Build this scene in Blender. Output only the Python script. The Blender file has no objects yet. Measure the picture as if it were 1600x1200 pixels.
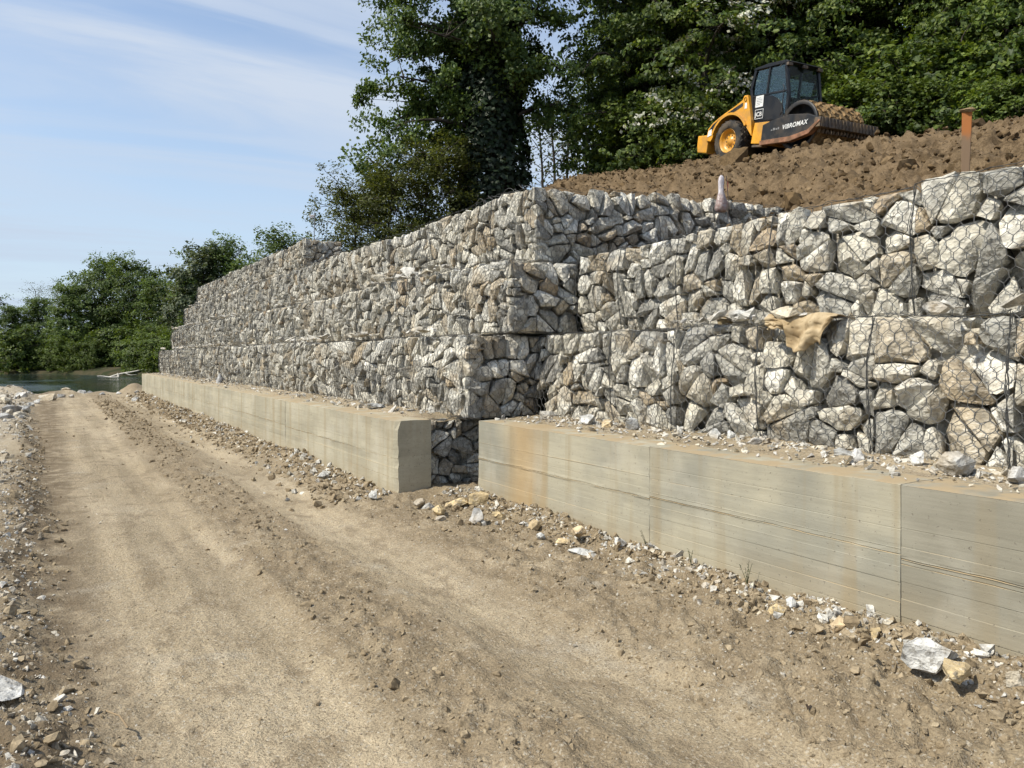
import bpy, bmesh, math, random
import numpy as np
from mathutils import Vector, Matrix, noise as mnoise

random.seed(7)
R_ = math.radians
scene = bpy.context.scene
COL = scene.collection

# ------------------------------------------------------------------ camera
EYE = 1.58                       # height of the lens above the road
YAW = R_(30.8)                   # wall direction (+Y) is 30.8 degrees to the left of the view
cam_data = bpy.data.cameras.new('camera')
cam_data.sensor_width = 36.0
cam_data.lens = 1209.0 / 1600.0 * 36.0
cam_data.shift_y = -43.0 / 1600.0
cam_data.clip_start = 0.05
cam_data.clip_end = 6000.0
cam = bpy.data.objects.new('camera', cam_data)
COL.objects.link(cam)
cam.location = (0, 0, EYE)
cam.rotation_euler = (R_(90), 0, -YAW)
scene.camera = cam

# ------------------------------------------------------------------ sun and sky
SUN_EL, SUN_AZ = R_(50), R_(-84)          # azimuth from +Y towards +X (negative: from the river side)
sun_dir = Vector((math.sin(SUN_AZ) * math.cos(SUN_EL), math.cos(SUN_AZ) * math.cos(SUN_EL), math.sin(SUN_EL)))
sl = bpy.data.lights.new('sun', 'SUN')
sl.energy = 4.6
sl.angle = R_(0.6)
sl.color = (1.0, 0.94, 0.81)
sun = bpy.data.objects.new('sun', sl)
COL.objects.link(sun)
sun.rotation_euler = sun_dir.to_track_quat('Z', 'Y').to_euler()
sun.location = (-20, 10, 40)

world = bpy.data.worlds.new('World')
scene.world = world
world.use_nodes = True
wn, wl = world.node_tree.nodes, world.node_tree.links
wn.clear()
w_out = wn.new('ShaderNodeOutputWorld')
w_bg = wn.new('ShaderNodeBackground')
w_sky = wn.new('ShaderNodeTexSky')
w_sky.sky_type = 'NISHITA'
w_sky.sun_disc = False
w_sky.sun_elevation = SUN_EL
w_sky.sun_rotation = SUN_AZ
w_sky.air_density = 1.0
w_sky.dust_density = 0.35
w_sky.ozone_density = 0.5
w_bg.inputs['Strength'].default_value = 0.15
wl.new(w_bg.outputs[0], w_out.inputs['Surface'])
# thin cirrus: noise on the flat layer of air the sight lines cross
tc = wn.new('ShaderNodeTexCoord')
sep = wn.new('ShaderNodeSeparateXYZ')
wl.new(tc.outputs['Generated'], sep.inputs[0])
def wmath(op, a, b=None, clamp=False):
    n = wn.new('ShaderNodeMath'); n.operation = op; n.use_clamp = clamp
    for i, v in enumerate((a, b)):
        if v is None: continue
        if isinstance(v, (int, float)): n.inputs[i].default_value = v
        else: wl.new(v, n.inputs[i])
    return n.outputs[0]
zz = wmath('ADD', wmath('MAXIMUM', sep.outputs[2], 0.0), 0.16)
cx, cy = wmath('DIVIDE', sep.outputs[0], zz), wmath('DIVIDE', sep.outputs[1], zz)
comb = wn.new('ShaderNodeCombineXYZ')
wl.new(cx, comb.inputs[0]); wl.new(cy, comb.inputs[1])
def cirrus(rot, sc, nscale, detail, rough, dist, lo, hi, off=(0, 0, 0)):
    mp = wn.new('ShaderNodeMapping')
    mp.inputs['Rotation'].default_value = (0, 0, rot)
    mp.inputs['Scale'].default_value = sc
    mp.inputs['Location'].default_value = off
    wl.new(comb.outputs[0], mp.inputs[0])
    nz = wn.new('ShaderNodeTexNoise')
    nz.inputs['Scale'].default_value = nscale
    nz.inputs['Detail'].default_value = detail
    nz.inputs['Roughness'].default_value = rough
    nz.inputs['Distortion'].default_value = dist
    wl.new(mp.outputs[0], nz.inputs['Vector'])
    r = wn.new('ShaderNodeMapRange'); r.interpolation_type = 'SMOOTHSTEP'
    r.inputs['From Min'].default_value = lo; r.inputs['From Max'].default_value = hi
    wl.new(nz.outputs[0], r.inputs[0])
    return r.outputs[0]
c1 = cirrus(R_(62), (0.40, 2.0, 1), 1.0, 8, 0.58, 0.7, 0.41, 0.62, (2.3, 0.4, 0))
c2 = cirrus(R_(50), (0.55, 1.1, 1), 0.8, 6, 0.55, 0.5, 0.42, 0.62, (0.2, 3.1, 0))
cl = wmath('MULTIPLY', wmath('ADD', wmath('MULTIPLY', c1, 0.55), wmath('MULTIPLY', c2, 0.45)), 0.8, True)
cl = wmath('ADD', wmath('MULTIPLY', cl, 1.2), 0.14, True)
w_mix = wn.new('ShaderNodeMixRGB')
w_mix.inputs[2].default_value = (3.4, 3.85, 4.55, 1)
wl.new(cl, w_mix.inputs[0])
wl.new(w_sky.outputs[0], w_mix.inputs[1])
# soft haze low in the sky
hz = wn.new('ShaderNodeMapRange'); hz.interpolation_type = 'SMOOTHSTEP'
hz.inputs['From Min'].default_value = 0.42; hz.inputs['From Max'].default_value = 0.0
hz.inputs['To Max'].default_value = 0.75
wl.new(sep.outputs[2], hz.inputs[0])
w_haze = wn.new('ShaderNodeMixRGB'); w_haze.inputs[2].default_value = (2.85, 3.5, 4.35, 1)
wl.new(hz.outputs[0], w_haze.inputs[0]); wl.new(w_mix.outputs[0], w_haze.inputs[1])
wl.new(w_haze.outputs[0], w_bg.inputs['Color'])

scene.view_settings.view_transform = 'Standard'
scene.view_settings.look = 'None'
scene.view_settings.exposure = 0.32
scene.view_settings.gamma = 1.0
scene.view_settings.use_curve_mapping = False
scene.render.engine = 'CYCLES'
scene.cycles.use_denoising = True
scene.cycles.use_adaptive_sampling = True
scene.cycles.adaptive_threshold = 0.04
scene.cycles.max_bounces = 5
scene.cycles.diffuse_bounces = 2
scene.cycles.glossy_bounces = 2
scene.cycles.transmission_bounces = 3
scene.cycles.transparent_max_bounces = 5
scene.cycles.caustics_reflective = False
scene.cycles.caustics_refractive = False

# ------------------------------------------------------------------ helpers: noise, meshes, objects
def _h(ix, iy, iz, s):
    n = (ix.astype(np.int64) * 374761393 + iy.astype(np.int64) * 668265263 + iz.astype(np.int64) * 2147483647 + s * 974711) & 0xFFFFFFFF
    n = ((n ^ (n >> 13)) * 1274126177) & 0xFFFFFFFF
    n = ((n ^ (n >> 16)) * 2246822519) & 0xFFFFFFFF
    return ((n ^ (n >> 15)) & 0xFFFFFF).astype(np.float64) / 0xFFFFFF

def vnoise(x, y, z=0.0, s=0):
    """value noise in -1..1"""
    x, y = np.asarray(x, float), np.asarray(y, float)
    z = np.zeros_like(x) + z
    x0, y0, z0 = np.floor(x), np.floor(y), np.floor(z)
    fx, fy, fz = x - x0, y - y0, z - z0
    fx, fy, fz = fx * fx * (3 - 2 * fx), fy * fy * (3 - 2 * fy), fz * fz * (3 - 2 * fz)
    def c(dx, dy, dz): return _h(x0 + dx, y0 + dy, z0 + dz, s)
    a = c(0, 0, 0) * (1 - fx) + c(1, 0, 0) * fx
    b = c(0, 1, 0) * (1 - fx) + c(1, 1, 0) * fx
    d = c(0, 0, 1) * (1 - fx) + c(1, 0, 1) * fx
    e = c(0, 1, 1) * (1 - fx) + c(1, 1, 1) * fx
    return ((a * (1 - fy) + b * fy) * (1 - fz) + (d * (1 - fy) + e * fy) * fz) * 2 - 1

def fbm(x, y, z=0.0, s=0, o=4, lac=2.03, g=0.5):
    t, a, n = 0.0, 1.0, 0.0
    for i in range(o):
        t = t + a * vnoise(np.asarray(x) * lac ** i, np.asarray(y) * lac ** i, np.asarray(z) * lac ** i, s + i * 17)
        n += a; a *= g
    return t / n

def worley(x, y, s=0):
    """distance to the nearest jittered lattice point (about 0..1)"""
    x, y = np.asarray(x, float), np.asarray(y, float)
    xi, yi = np.floor(x), np.floor(y)
    best = np.full(x.shape, 9.0)
    zz = np.zeros_like(x)
    for dx in (-1, 0, 1):
        for dy in (-1, 0, 1):
            px = xi + dx + _h(xi + dx, yi + dy, zz, s)
            py = yi + dy + _h(xi + dx, yi + dy, zz, s + 5)
            best = np.minimum(best, (px - x) ** 2 + (py - y) ** 2)
    return np.sqrt(best)

def sstep(a, b, x):
    t = np.clip((np.asarray(x, float) - a) / (b - a), 0, 1)
    return t * t * (3 - 2 * t)

def fast_mesh(name, V, F, smooth=False):
    V = np.asarray(V, np.float32); F = np.asarray(F, np.int32)
    me = bpy.data.meshes.new(name)
    k = F.shape[1]
    me.vertices.add(len(V)); me.vertices.foreach_set('co', V.ravel())
    me.loops.add(F.size); me.loops.foreach_set('vertex_index', F.ravel())
    me.polygons.add(len(F))
    me.polygons.foreach_set('loop_start', np.arange(0, F.size, k, dtype=np.int32))
    me.polygons.foreach_set('loop_total', np.full(len(F), k, np.int32))
    me.polygons.foreach_set('use_smooth', np.full(len(F), bool(smooth)))
    me.update(calc_edges=True)
    return me

def obj(name, me, m=None, parent=None, smooth=None):
    o = bpy.data.objects.new(name, me)
    COL.objects.link(o)
    if m is not None:
        if len(me.materials): me.materials[0] = m
        else: me.materials.append(m)
    if parent is not None: o.parent = parent
    if smooth is not None:
        me.polygons.foreach_set('use_smooth', np.full(len(me.polygons), bool(smooth)))
    return o

def tag(o, label=None, cat=None, group=None, kind=None):
    if label: o['label'] = label
    if cat: o['category'] = cat
    if group: o['group'] = group
    if kind: o['kind'] = kind
    return o

def empty(name, loc, rot=(0, 0, 0)):
    o = bpy.data.objects.new(name, None)
    COL.objects.link(o)
    o.location = loc; o.rotation_euler = rot
    o.empty_display_size = 0.3
    return o

def copy_tree(o, parent=None):
    c = o.copy(); COL.objects.link(c); c.parent = parent
    for ch in [x for x in o.children]: copy_tree(ch, c)
    return c

def bm_obj(name, bm, m, parent=None, smooth=False):
    me = bpy.data.meshes.new(name)
    bmesh.ops.recalc_face_normals(bm, faces=bm.faces)
    bm.to_mesh(me); bm.free()
    if smooth: me.polygons.foreach_set('use_smooth', np.full(len(me.polygons), True))
    return obj(name, me, m, parent)

def tube_mesh(polys, sides=6, caps=False):
    """polys: list of (points Nx3, radii N) -> V, F(quads)"""
    Vs, Fs, off = [], [], 0
    ang = np.linspace(0, 2 * math.pi, sides, endpoint=False)
    for P, Rr in polys:
        P = np.asarray(P, float); Rr = np.broadcast_to(np.asarray(Rr, float), (len(P),))
        T = np.gradient(P, axis=0); T /= np.linalg.norm(T, axis=1)[:, None] + 1e-9
        up = np.array([0.13, 0.31, 0.94]) if abs(T[:, 2]).mean() < 0.8 else np.array([0.95, 0.2, 0.1])
        A = np.cross(T, up); A /= np.linalg.norm(A, axis=1)[:, None] + 1e-9
        B = np.cross(T, A)
        ring = P[:, None, :] + Rr[:, None, None] * (np.cos(ang)[None, :, None] * A[:, None, :] + np.sin(ang)[None, :, None] * B[:, None, :])
        n = len(P)
        Vs.append(ring.reshape(-1, 3))
        i = np.arange(n - 1)[:, None] * sides; j = np.arange(sides)[None, :]; j2 = (j + 1) % sides
        Fs.append((np.stack([i + j, i + j2, i + sides + j2, i + sides + j], -1) + off).reshape(-1, 4))
        off += n * sides
    return np.concatenate(Vs), np.concatenate(Fs)

def seg_prisms(A, B, r):
    """3-sided prisms along many short segments: V, F(quads)"""
    A = np.asarray(A, float); B = np.asarray(B, float)
    n = len(A); r = np.broadcast_to(np.asarray(r, float), (n,))
    T = B - A; T /= np.linalg.norm(T, axis=1)[:, None] + 1e-9
    up = np.where(np.abs(T[:, 2:3]) < 0.8, np.array([[0, 0, 1.0]]), np.array([[1.0, 0, 0]]))
    S = np.cross(T, up); S /= np.linalg.norm(S, axis=1)[:, None] + 1e-9
    U = np.cross(T, S)
    V = np.empty((n, 6, 3))
    for k in range(3):
        a = 2 * math.pi * k / 3 + 0.5
        d = (math.cos(a) * S + math.sin(a) * U) * r[:, None]
        V[:, k] = A + d; V[:, 3 + k] = B + d
    base = np.arange(n)[:, None, None] * 6
    q = np.array([[0, 1, 4, 3], [1, 2, 5, 4], [2, 0, 3, 5]])[None]
    return V.reshape(-1, 3), (base + q).reshape(-1, 4)

# ------------------------------------------------------------------ material toolkit
class NT:
    def __init__(self, name, rough=0.9, spec=0.25):
        self.m = bpy.data.materials.new(name); self.m.use_nodes = True
        self.t = self.m.node_tree; self.n = self.t.nodes; self.l = self.t.links
        self.b = self.n['Principled BSDF']
        self.b.inputs['Roughness'].default_value = rough
        self.b.inputs['Specular IOR Level'].default_value = spec
        g = self.n.new('ShaderNodeNewGeometry'); self.pos = g.outputs['Position']; self.isl = g.outputs['Random Per Island']; self.nrm = g.outputs['Normal']
    def put(self, sock, v):
        if v is None: return
        if isinstance(v, bpy.types.NodeSocket): self.l.new(v, sock)
        elif isinstance(v, (int, float)): sock.default_value = v
        else: sock.default_value = tuple(v) + ((1,) if len(v) == 3 and len(sock.default_value) == 4 else ())
    def map(self, v, sc=(1, 1, 1), rot=(0, 0, 0), loc=(0, 0, 0)):
        n = self.n.new('ShaderNodeMapping'); self.put(n.inputs[0], v)
        n.inputs['Scale'].default_value = sc; n.inputs['Rotation'].default_value = rot; n.inputs['Location'].default_value = loc
        return n.outputs[0]
    def noise(self, scale, detail=4, rough=0.55, v=None, dist=0.0):
        n = self.n.new('ShaderNodeTexNoise'); self.put(n.inputs['Vector'], v if v is not None else self.pos)
        n.inputs['Scale'].default_value = scale; n.inputs['Detail'].default_value = min(detail, 3.5)
        n.inputs['Roughness'].default_value = rough; n.inputs['Distortion'].default_value = dist
        return n.outputs[0]
    def vor(self, scale, v=None, feat='F1', out='Distance', rand=1.0):
        n = self.n.new('ShaderNodeTexVoronoi'); n.feature = feat; self.put(n.inputs['Vector'], v if v is not None else self.pos)
        n.inputs['Scale'].default_value = scale; n.inputs['Randomness'].default_value = rand
        return n.outputs[out]
    def white(self, v, dim='1D'):
        n = self.n.new('ShaderNodeTexWhiteNoise'); n.noise_dimensions = dim
        self.put(n.inputs['W' if dim == '1D' else 'Vector'], v); return n.outputs[0]
    def rng(self, v, a, b, c=0.0, d=1.0, smooth=True):
        n = self.n.new('ShaderNodeMapRange'); n.interpolation_type = 'SMOOTHSTEP' if smooth else 'LINEAR'
        self.put(n.inputs[0], v)
        for i, x in zip((1, 2, 3, 4), (a, b, c, d)): n.inputs[i].default_value = x
        return n.outputs[0]
    def math(self, op, a, b=0.0, clamp=False):
        n = self.n.new('ShaderNodeMath'); n.operation = op; n.use_clamp = clamp
        self.put(n.inputs[0], a); self.put(n.inputs[1], b); return n.outputs[0]
    def mix(self, f, a, b, op='MIX'):
        n = self.n.new('ShaderNodeMixRGB'); n.blend_type = op
        self.put(n.inputs[0], f); self.put(n.inputs[1], a); self.put(n.inputs[2], b); return n.outputs[0]
    def ramp(self, v, stops, interp='LINEAR'):
        n = self.n.new('ShaderNodeValToRGB'); self.put(n.inputs[0], v); e = n.color_ramp; e.interpolation = interp
        while len(e.elements) < len(stops): e.elements.new(0.5)
        for el, (p, c) in zip(e.elements, stops): el.position = p; el.color = tuple(c) + (1,)
        return n.outputs[0]
    def sep(self, v):
        n = self.n.new('ShaderNodeSeparateXYZ'); self.put(n.inputs[0], v); return n.outputs
    def bump(self, h, strength=0.5, dist=0.02, prev=None):
        n = self.n.new('ShaderNodeBump'); n.inputs['Strength'].default_value = strength; n.inputs['Distance'].default_value = dist
        self.put(n.inputs['Height'], h)
        if prev is not None: self.l.new(prev, n.inputs['Normal'])
        return n.outputs[0]
    def done(self, col=None, normal=None, rough=None, metal=None):
        if col is not None: self.put(self.b.inputs['Base Color'], col)
        if normal is not None: self.l.new(normal, self.b.inputs['Normal'])
        if rough is not None: self.put(self.b.inputs['Roughness'], rough)
        if metal is not None: self.put(self.b.inputs['Metallic'], metal)
        return self.m

def simple(name, col, rough=0.6, metal=0.0, var=0.25, scale=6.0, dirt=None, dirt_amt=0.0, spec=0.4, bump=0.0):
    t = NT(name, rough, spec)
    n = t.noise(scale, 5, 0.6)
    f = t.rng(n, 0.3, 0.7, 1 - var, 1 + var * 0.4)
    c = t.mix(1.0, col, f, 'MULTIPLY')
    if dirt:
        d = t.math('MULTIPLY', t.rng(t.noise(scale * 0.6, 6, 0.65), 0.42, 0.62), dirt_amt)
        c = t.mix(d, c, dirt)
    nb = t.bump(n, bump, 0.01) if bump else None
    return t.done(c, nb, None, metal)

def stone_material(name, stops, bright=1.06):
    t = NT(name, 0.82, 0.3)
    base = t.ramp(t.isl, stops)
    n1 = t.noise(7.0, 6, 0.62, dist=0.6)
    n2 = t.noise(28.0, 5, 0.65)
    n3 = t.noise(2.2, 3, 0.5)
    # strata: each block has its own bedding tilt, given by its random number
    vein = t.noise(20.0, 4, 0.6, t.map(t.pos, (1.0, 0.6, 2.6), (0.5, 0.9, 0.3)), 1.2)
    c = t.mix(1.0, base, t.rng(n1, 0.30, 0.70, 0.50 * bright, 1.22 * bright), 'MULTIPLY')
    c = t.mix(t.rng(vein, 0.56, 0.66, 0.0, 0.45), c, (0.66 * bright, 0.645 * bright, 0.60 * bright))
    c = t.mix(t.math('MULTIPLY', t.rng(n2, 0.54, 0.68), 0.8), c, (0.17, 0.155, 0.13))
    c = t.mix(t.math('MULTIPLY', t.rng(n3, 0.54, 0.70), 0.55), c, (0.36, 0.275, 0.165))
    ch = t.vor(19.0, t.map(t.pos, (1, 1, 1.5), (0.4, 0.2, 0.7)))
    b1 = t.bump(n1, 0.8, 0.03)
    b2 = t.bump(t.math('ADD', t.math('MULTIPLY', n2, 0.9), t.math('MULTIPLY', ch, 0.5)), 0.9, 0.020, b1)
    return t.done(c, b2)

STONE = stone_material('gabion_stone', [(0.0, (0.23, 0.222, 0.20)), (0.12, (0.35, 0.338, 0.30)), (0.34, (0.48, 0.458, 0.40)),
    (0.55, (0.54, 0.505, 0.42)), (0.76, (0.66, 0.635, 0.565)), (0.88, (0.46, 0.42, 0.34)), (0.95, (0.38, 0.315, 0.225)), (1.0, (0.33, 0.245, 0.16))])
CHIP = stone_material('limestone_chip', [(0.0, (0.42, 0.40, 0.36)), (0.3, (0.55, 0.53, 0.48)), (0.6, (0.50, 0.44, 0.33)), (0.8, (0.62, 0.60, 0.56)), (1.0, (0.38, 0.33, 0.26))])
WHITE_ROCK = stone_material('white_marble_rock', [(0, (0.52, 0.52, 0.50)), (1, (0.60, 0.59, 0.56))], 0.95)
YELLOW_ROCK = stone_material('yellow_limestone', [(0, (0.55, 0.43, 0.24)), (1, (0.52, 0.40, 0.25))])
GREY_ROCK = stone_material('grey_rock', [(0, (0.33, 0.33, 0.33)), (1, (0.42, 0.41, 0.39))])
WIRE = simple('galvanised_wire', (0.065, 0.065, 0.063), 0.6, 0.0, 0.3, 9)

# ------------------------------------------------------------------ the lie of the land
WATER_Z = -1.4
CONC_TOP = 0.88
def wall_x(Y):
    return np.where(np.asarray(Y) > 7.6, 3.2, 4.0)

def berm_edge(Y):
    return 0.22 - 0.026 * np.clip(Y, -5, 30) + 0.10 * vnoise(Y * 0.8, Y * 0 + 3.3, 0, 5) + 0.05 * vnoise(Y * 3.1, Y * 0 + 1.3, 0, 6)

def ground_z(X, Y):
    X = np.asarray(X, float); Y = np.asarray(Y, float)
    xe = berm_edge(Y)
    z = 0.03 * fbm(X * 0.6, Y * 0.35, 0, 1, 3)
    # how broken the surface is: two driven tracks are smooth, the strips between and beside are churned
    wob = 0.10 * vnoise(Y * 0.22, Y * 0 + 9.1, 0, 8)
    mid = np.exp(-((X - 1.62 - wob) / 0.30) ** 2)
    side = sstep(2.45, 2.95, X - wob)
    patch = sstep(0.1, 0.6, fbm(X * 0.9, Y * 0.5, 0, 12, 3))
    near = sstep(6.5, 3.0, Y)
    rough = 0.10 + 1.5 * mid * (1 - 0.3 * near) + 1.5 * side + 0.4 * patch * sstep(0.2, 0.6, mid + near) + 0.25 * near
    berm = sstep(0.10, -0.30, X - xe)
    rough = rough + 1.3 * berm
    z = z + 0.035 * mid * (0.6 + 0.6 * fbm(X * 2, Y * 1.2, 0, 21, 3)) + 0.05 * side
    # low ridges squeezed up beside each wheel track
    z = z + 0.022 * (np.exp(-((X - 1.30 - wob) / 0.07) ** 2) + np.exp(-((X - 1.98 - wob) / 0.07) ** 2) + np.exp(-((X - 2.62 - wob) / 0.08) ** 2)) * (0.45 + 0.9 * fbm(X * 3, Y * 1.5, 0, 45, 3))
    # shallow wheel ruts
    z = z - 0.030 * np.exp(-((X - 2.30 - wob) / 0.24) ** 2) - 0.026 * np.exp(-((X - 1.00 - wob) / 0.24) ** 2)
    # clod relief
    w1 = worley(X * 7.0, Y * 7.0, 3)
    w2 = worley(X * 17.0, Y * 17.0, 4)
    w3 = worley(X * 3.2, Y * 3.2, 13)
    f = fbm(X * 9, Y * 9, 0, 30, 4)
    z = z + rough * (0.022 * (0.55 - w1) + 0.014 * (0.5 - w2) + 0.026 * f + 0.020 * (0.5 - w3)) + 0.0035 * fbm(X * 30, Y * 12, 0, 33, 2)
    # tyre-tread cross bars pressed into the smooth tracks
    bar = np.sin(Y * 23.0 + 2.5 * vnoise(X * 1.5, Y * 0.6, 0, 41)) * sstep(0.1, 0.5, vnoise(X * 1.3, Y * 0.8, 0, 40))
    z = z + 0.0022 * bar * np.clip(1 - rough, 0, 1)
    # left bank of gravel
    hb = 0.17 * (0.7 + 0.5 * vnoise(Y * 0.7, Y * 0 + 4.4, 0, 9))
    z = z + hb * berm + 0.06 * berm * fbm(X * 2.2, Y * 2.2, 0, 50, 4)
    z = z - 0.42 * np.clip(-1.9 - X, 0, 30) * sstep(-1.6, -2.6, X)
    # spoil heaped against the concrete
    d = wall_x(Y) - X
    pile = np.exp(-(np.clip(d, 0, 9) / 0.34) ** 2)
    z = z + pile * (0.07 + 0.07 * fbm(Y * 0.9, X * 0.5, 0, 60, 3))
    # rubble in the notch between the two walls
    z = z + 0.05 * np.exp(-((X - 3.75) / 0.45) ** 2 - ((Y - 7.75) / 0.45) ** 2)
    # end of the road: down to the river
    ye = 37.2 + 0.8 * vnoise(X * 0.5, X * 0 + 2.2, 0, 70) + 0.35 * X
    z = z + 0.25 * np.exp(-((Y - ye + 0.6) / 0.8) ** 2) * (0.5 + vnoise(X * 1.6, Y, 0, 71))
    z = z - 0.55 * np.clip(Y - ye, 0, 40)
    return np.maximum(z, -4.0)

def hill_z(X, Y):
    """made ground behind the gabions and the wooded bank beyond, world z"""
    X = np.asarray(X, float); Y = np.asarray(Y, float)
    ramp = np.log1p(np.exp((X - 7.4) * 2.2)) / 2.2
    plane = 1.25 + 0.115 * np.clip(Y - 8, 0, 60) + 0.39 * ramp
    bench = 5.30 + 0.135 * (np.clip(Y, 4, 40) - 13.86)
    k = 5.0
    z = -np.log(np.exp(-k * (plane - bench)) + 1) / k + bench
    z = np.minimum(plane, bench) * 0.0 + z
    # natural bank rising into the wood
    z = z + 0.22 * np.clip(X - 21.5 - 0.15 * (12 - Y), 0, 60)
    v = -0.468 * X + 0.884 * Y
    low = 0.9 + 0.05 * np.clip(X - 6, 0, 60) + 0.012 * Y
    z = z + (np.minimum(low, z) - z) * sstep(12.6, 18.5, v)
    # falls away to the river past the end of the wall
    z = z - 6.5 * sstep(33.0, 44.0, Y - 0.25 * np.clip(X - 8, 0, 100))
    return z + EYE

def hill_rough(X, Y):
    v = -0.468 * X + 0.884 * Y
    soil = sstep(22.5, 20.0, X - 0.1 * (14 - Y)) * sstep(16.5, 13.5, v)
    w = 0.5 - worley(X * 1.7, Y * 1.7, 80); w2 = 0.5 - worley(X * 4.0, Y * 4.0, 81); w3 = 0.5 - worley(X * 9.0, Y * 9.0, 82)
    fade = 0.35 + 0.65 * sstep(6.4, 8.0, X)
    big = fbm(X * 0.55, Y * 0.55, 0, 83, 3)
    n = 0.18 * w + 0.20 * w2 + 0.13 * w3 + 0.22 * fbm(X * 3, Y * 3, 0, 84, 5, 2.03, 0.6) + 0.16 * big
    return soil * fade * n + (1 - soil) * 0.15 * big

def polar_grid(r0, r1, ratio, th):
    r = [r0]
    while r[-1] < r1: r.append(r[-1] * (ratio(r[-1]) if callable(ratio) else ratio))
    r = np.array(r); RR, TT = np.meshgrid(r, th, indexing='ij')
    X, Y = RR * np.sin(TT), RR * np.cos(TT)
    n, m = RR.shape
    i = np.arange(n - 1)[:, None] * m; j = np.arange(m - 1)[None, :]
    F = np.stack([i + j, i + j + 1, i + m + j + 1, i + m + j], -1).reshape(-1, 4)
    return X.ravel(), Y.ravel(), F

def keep_faces(V, F, ok):
    F = F[ok[F].all(axis=1)]
    used = np.unique(F); idx = np.full(len(V), -1); idx[used] = np.arange(len(used))
    return V[used], idx[F]

# ------------------------------------------------------------------ ground materials
def dirt_material(name='dry_dirt', strips=True):
    t = NT(name, 0.95, 0.12)
    big = t.noise(0.7, 5, 0.6, t.map(t.pos, (1, 0.45, 1)))
    med = t.noise(4.0, 6, 0.65, t.map(t.pos, (1, 0.6, 1)))
    fine = t.noise(85.0, 3, 0.75)
    streak = t.noise(9.0, 4, 0.6, t.map(t.pos, (0.5, 2.6, 1)))
    x = t.sep(t.pos)[0]
    c = t.mix(t.rng(big, 0.35, 0.65), (0.330, 0.266, 0.176), (0.425, 0.350, 0.243))
    # churned strips show the browner soil from below the dry crust
    lane = t.noise(1.0, 3, 0.6, t.map(t.pos, (4.5, 0.22, 1)))
    c = t.mix(1.0, c, t.rng(lane, 0.3, 0.7, 0.80, 1.14), 'MULTIPLY')
    xw = t.math('ADD', x, t.math('MULTIPLY', t.math('SUBTRACT', t.noise(0.5, 3, 0.5), 0.5), 0.35))
    st = t.math('MAXIMUM', t.rng(t.math('ABSOLUTE', t.math('SUBTRACT', xw, 1.62)), 0.50, 0.22), t.rng(xw, 2.45, 2.8))
    st = t.math('MULTIPLY', st, t.rng(t.noise(2.2, 5, 0.65), 0.34, 0.54, 0.35, 0.9))
    if strips: c = t.mix(st, c, (0.250, 0.196, 0.127))
    c = t.mix(t.rng(med, 0.50, 0.66, 0, 0.6), c, (0.205, 0.158, 0.102))
    c = t.mix(t.rng(streak, 0.56, 0.70, 0, 0.35), c, (0.20, 0.15, 0.092))
    c = t.mix(t.rng(t.noise(1.3, 4, 0.6), 0.58, 0.72, 0, 0.5), c, (0.40, 0.36, 0.29))
    # crumbs and chips
    vc = t.vor(95.0, out='Color'); vs = t.sep(vc)
    c = t.mix(t.math('MULTIPLY', t.rng(vs[0], 0.88, 0.95), 0.5), c, (0.46, 0.42, 0.35))
    c = t.mix(t.math('MULTIPLY', t.rng(vs[1], 0.84, 0.95), 0.55), c, (0.16, 0.12, 0.075))
    c = t.mix(1.0, c, t.rng(fine, 0.3, 0.7, 0.74, 1.20), 'MULTIPLY')
    # gravel bank: greyer
    eb = t.math('MULTIPLY', t.rng(t.math('ABSOLUTE', t.math('ADD', xw, 0.08)), 0.55, 0.10), t.rng(t.noise(3.5, 4, 0.65), 0.35, 0.6, 0.25, 0.9))
    c = t.mix(eb, c, (0.135, 0.102, 0.066))
    g = t.math('MULTIPLY', t.rng(t.math('ADD', x, t.math('MULTIPLY', med, 0.9)), 0.15, -0.5), 0.65)
    c = t.mix(g, c, t.mix(t.rng(t.noise(24, 4, 0.7), 0.35, 0.65), (0.24, 0.20, 0.145), (0.46, 0.42, 0.35)))
    b = t.bump(t.math('ADD', t.noise(17.0, 3, 0.7), t.math('MULTIPLY', fine, 0.5)), 0.7, 0.042)
    return t.done(c, b)
DIRT = dirt_material()
DUST = dirt_material('dusty_ledge_soil', False)

def clod_material(name, stops, sc=18):
    t = NT(name, 0.95, 0.1)
    c = t.ramp(t.isl, stops)
    n = t.noise(sc, 5, 0.65)
    c = t.mix(1.0, c, t.rng(n, 0.3, 0.7, 0.7, 1.2), 'MULTIPLY')
    return t.done(c, t.bump(n, 0.7, 0.02))
CLOD = clod_material('dry_clod', [(0, (0.205, 0.158, 0.100)), (0.5, (0.265, 0.208, 0.135)), (0.8, (0.31, 0.248, 0.165)), (1, (0.35, 0.285, 0.192))], 30)
GRAVEL = clod_material('gravel_stone', [(0, (0.26, 0.22, 0.16)), (0.3, (0.36, 0.31, 0.24)), (0.6, (0.46, 0.42, 0.35)), (0.85, (0.55, 0.52, 0.46)), (1, (0.62, 0.60, 0.56))], 40)
RUST_CLOD = clod_material('brown_clod', [(0, (0.072, 0.047, 0.024)), (0.5, (0.125, 0.084, 0.044)), (0.85, (0.165, 0.115, 0.064)), (1, (0.215, 0.155, 0.09))], 14)

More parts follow.
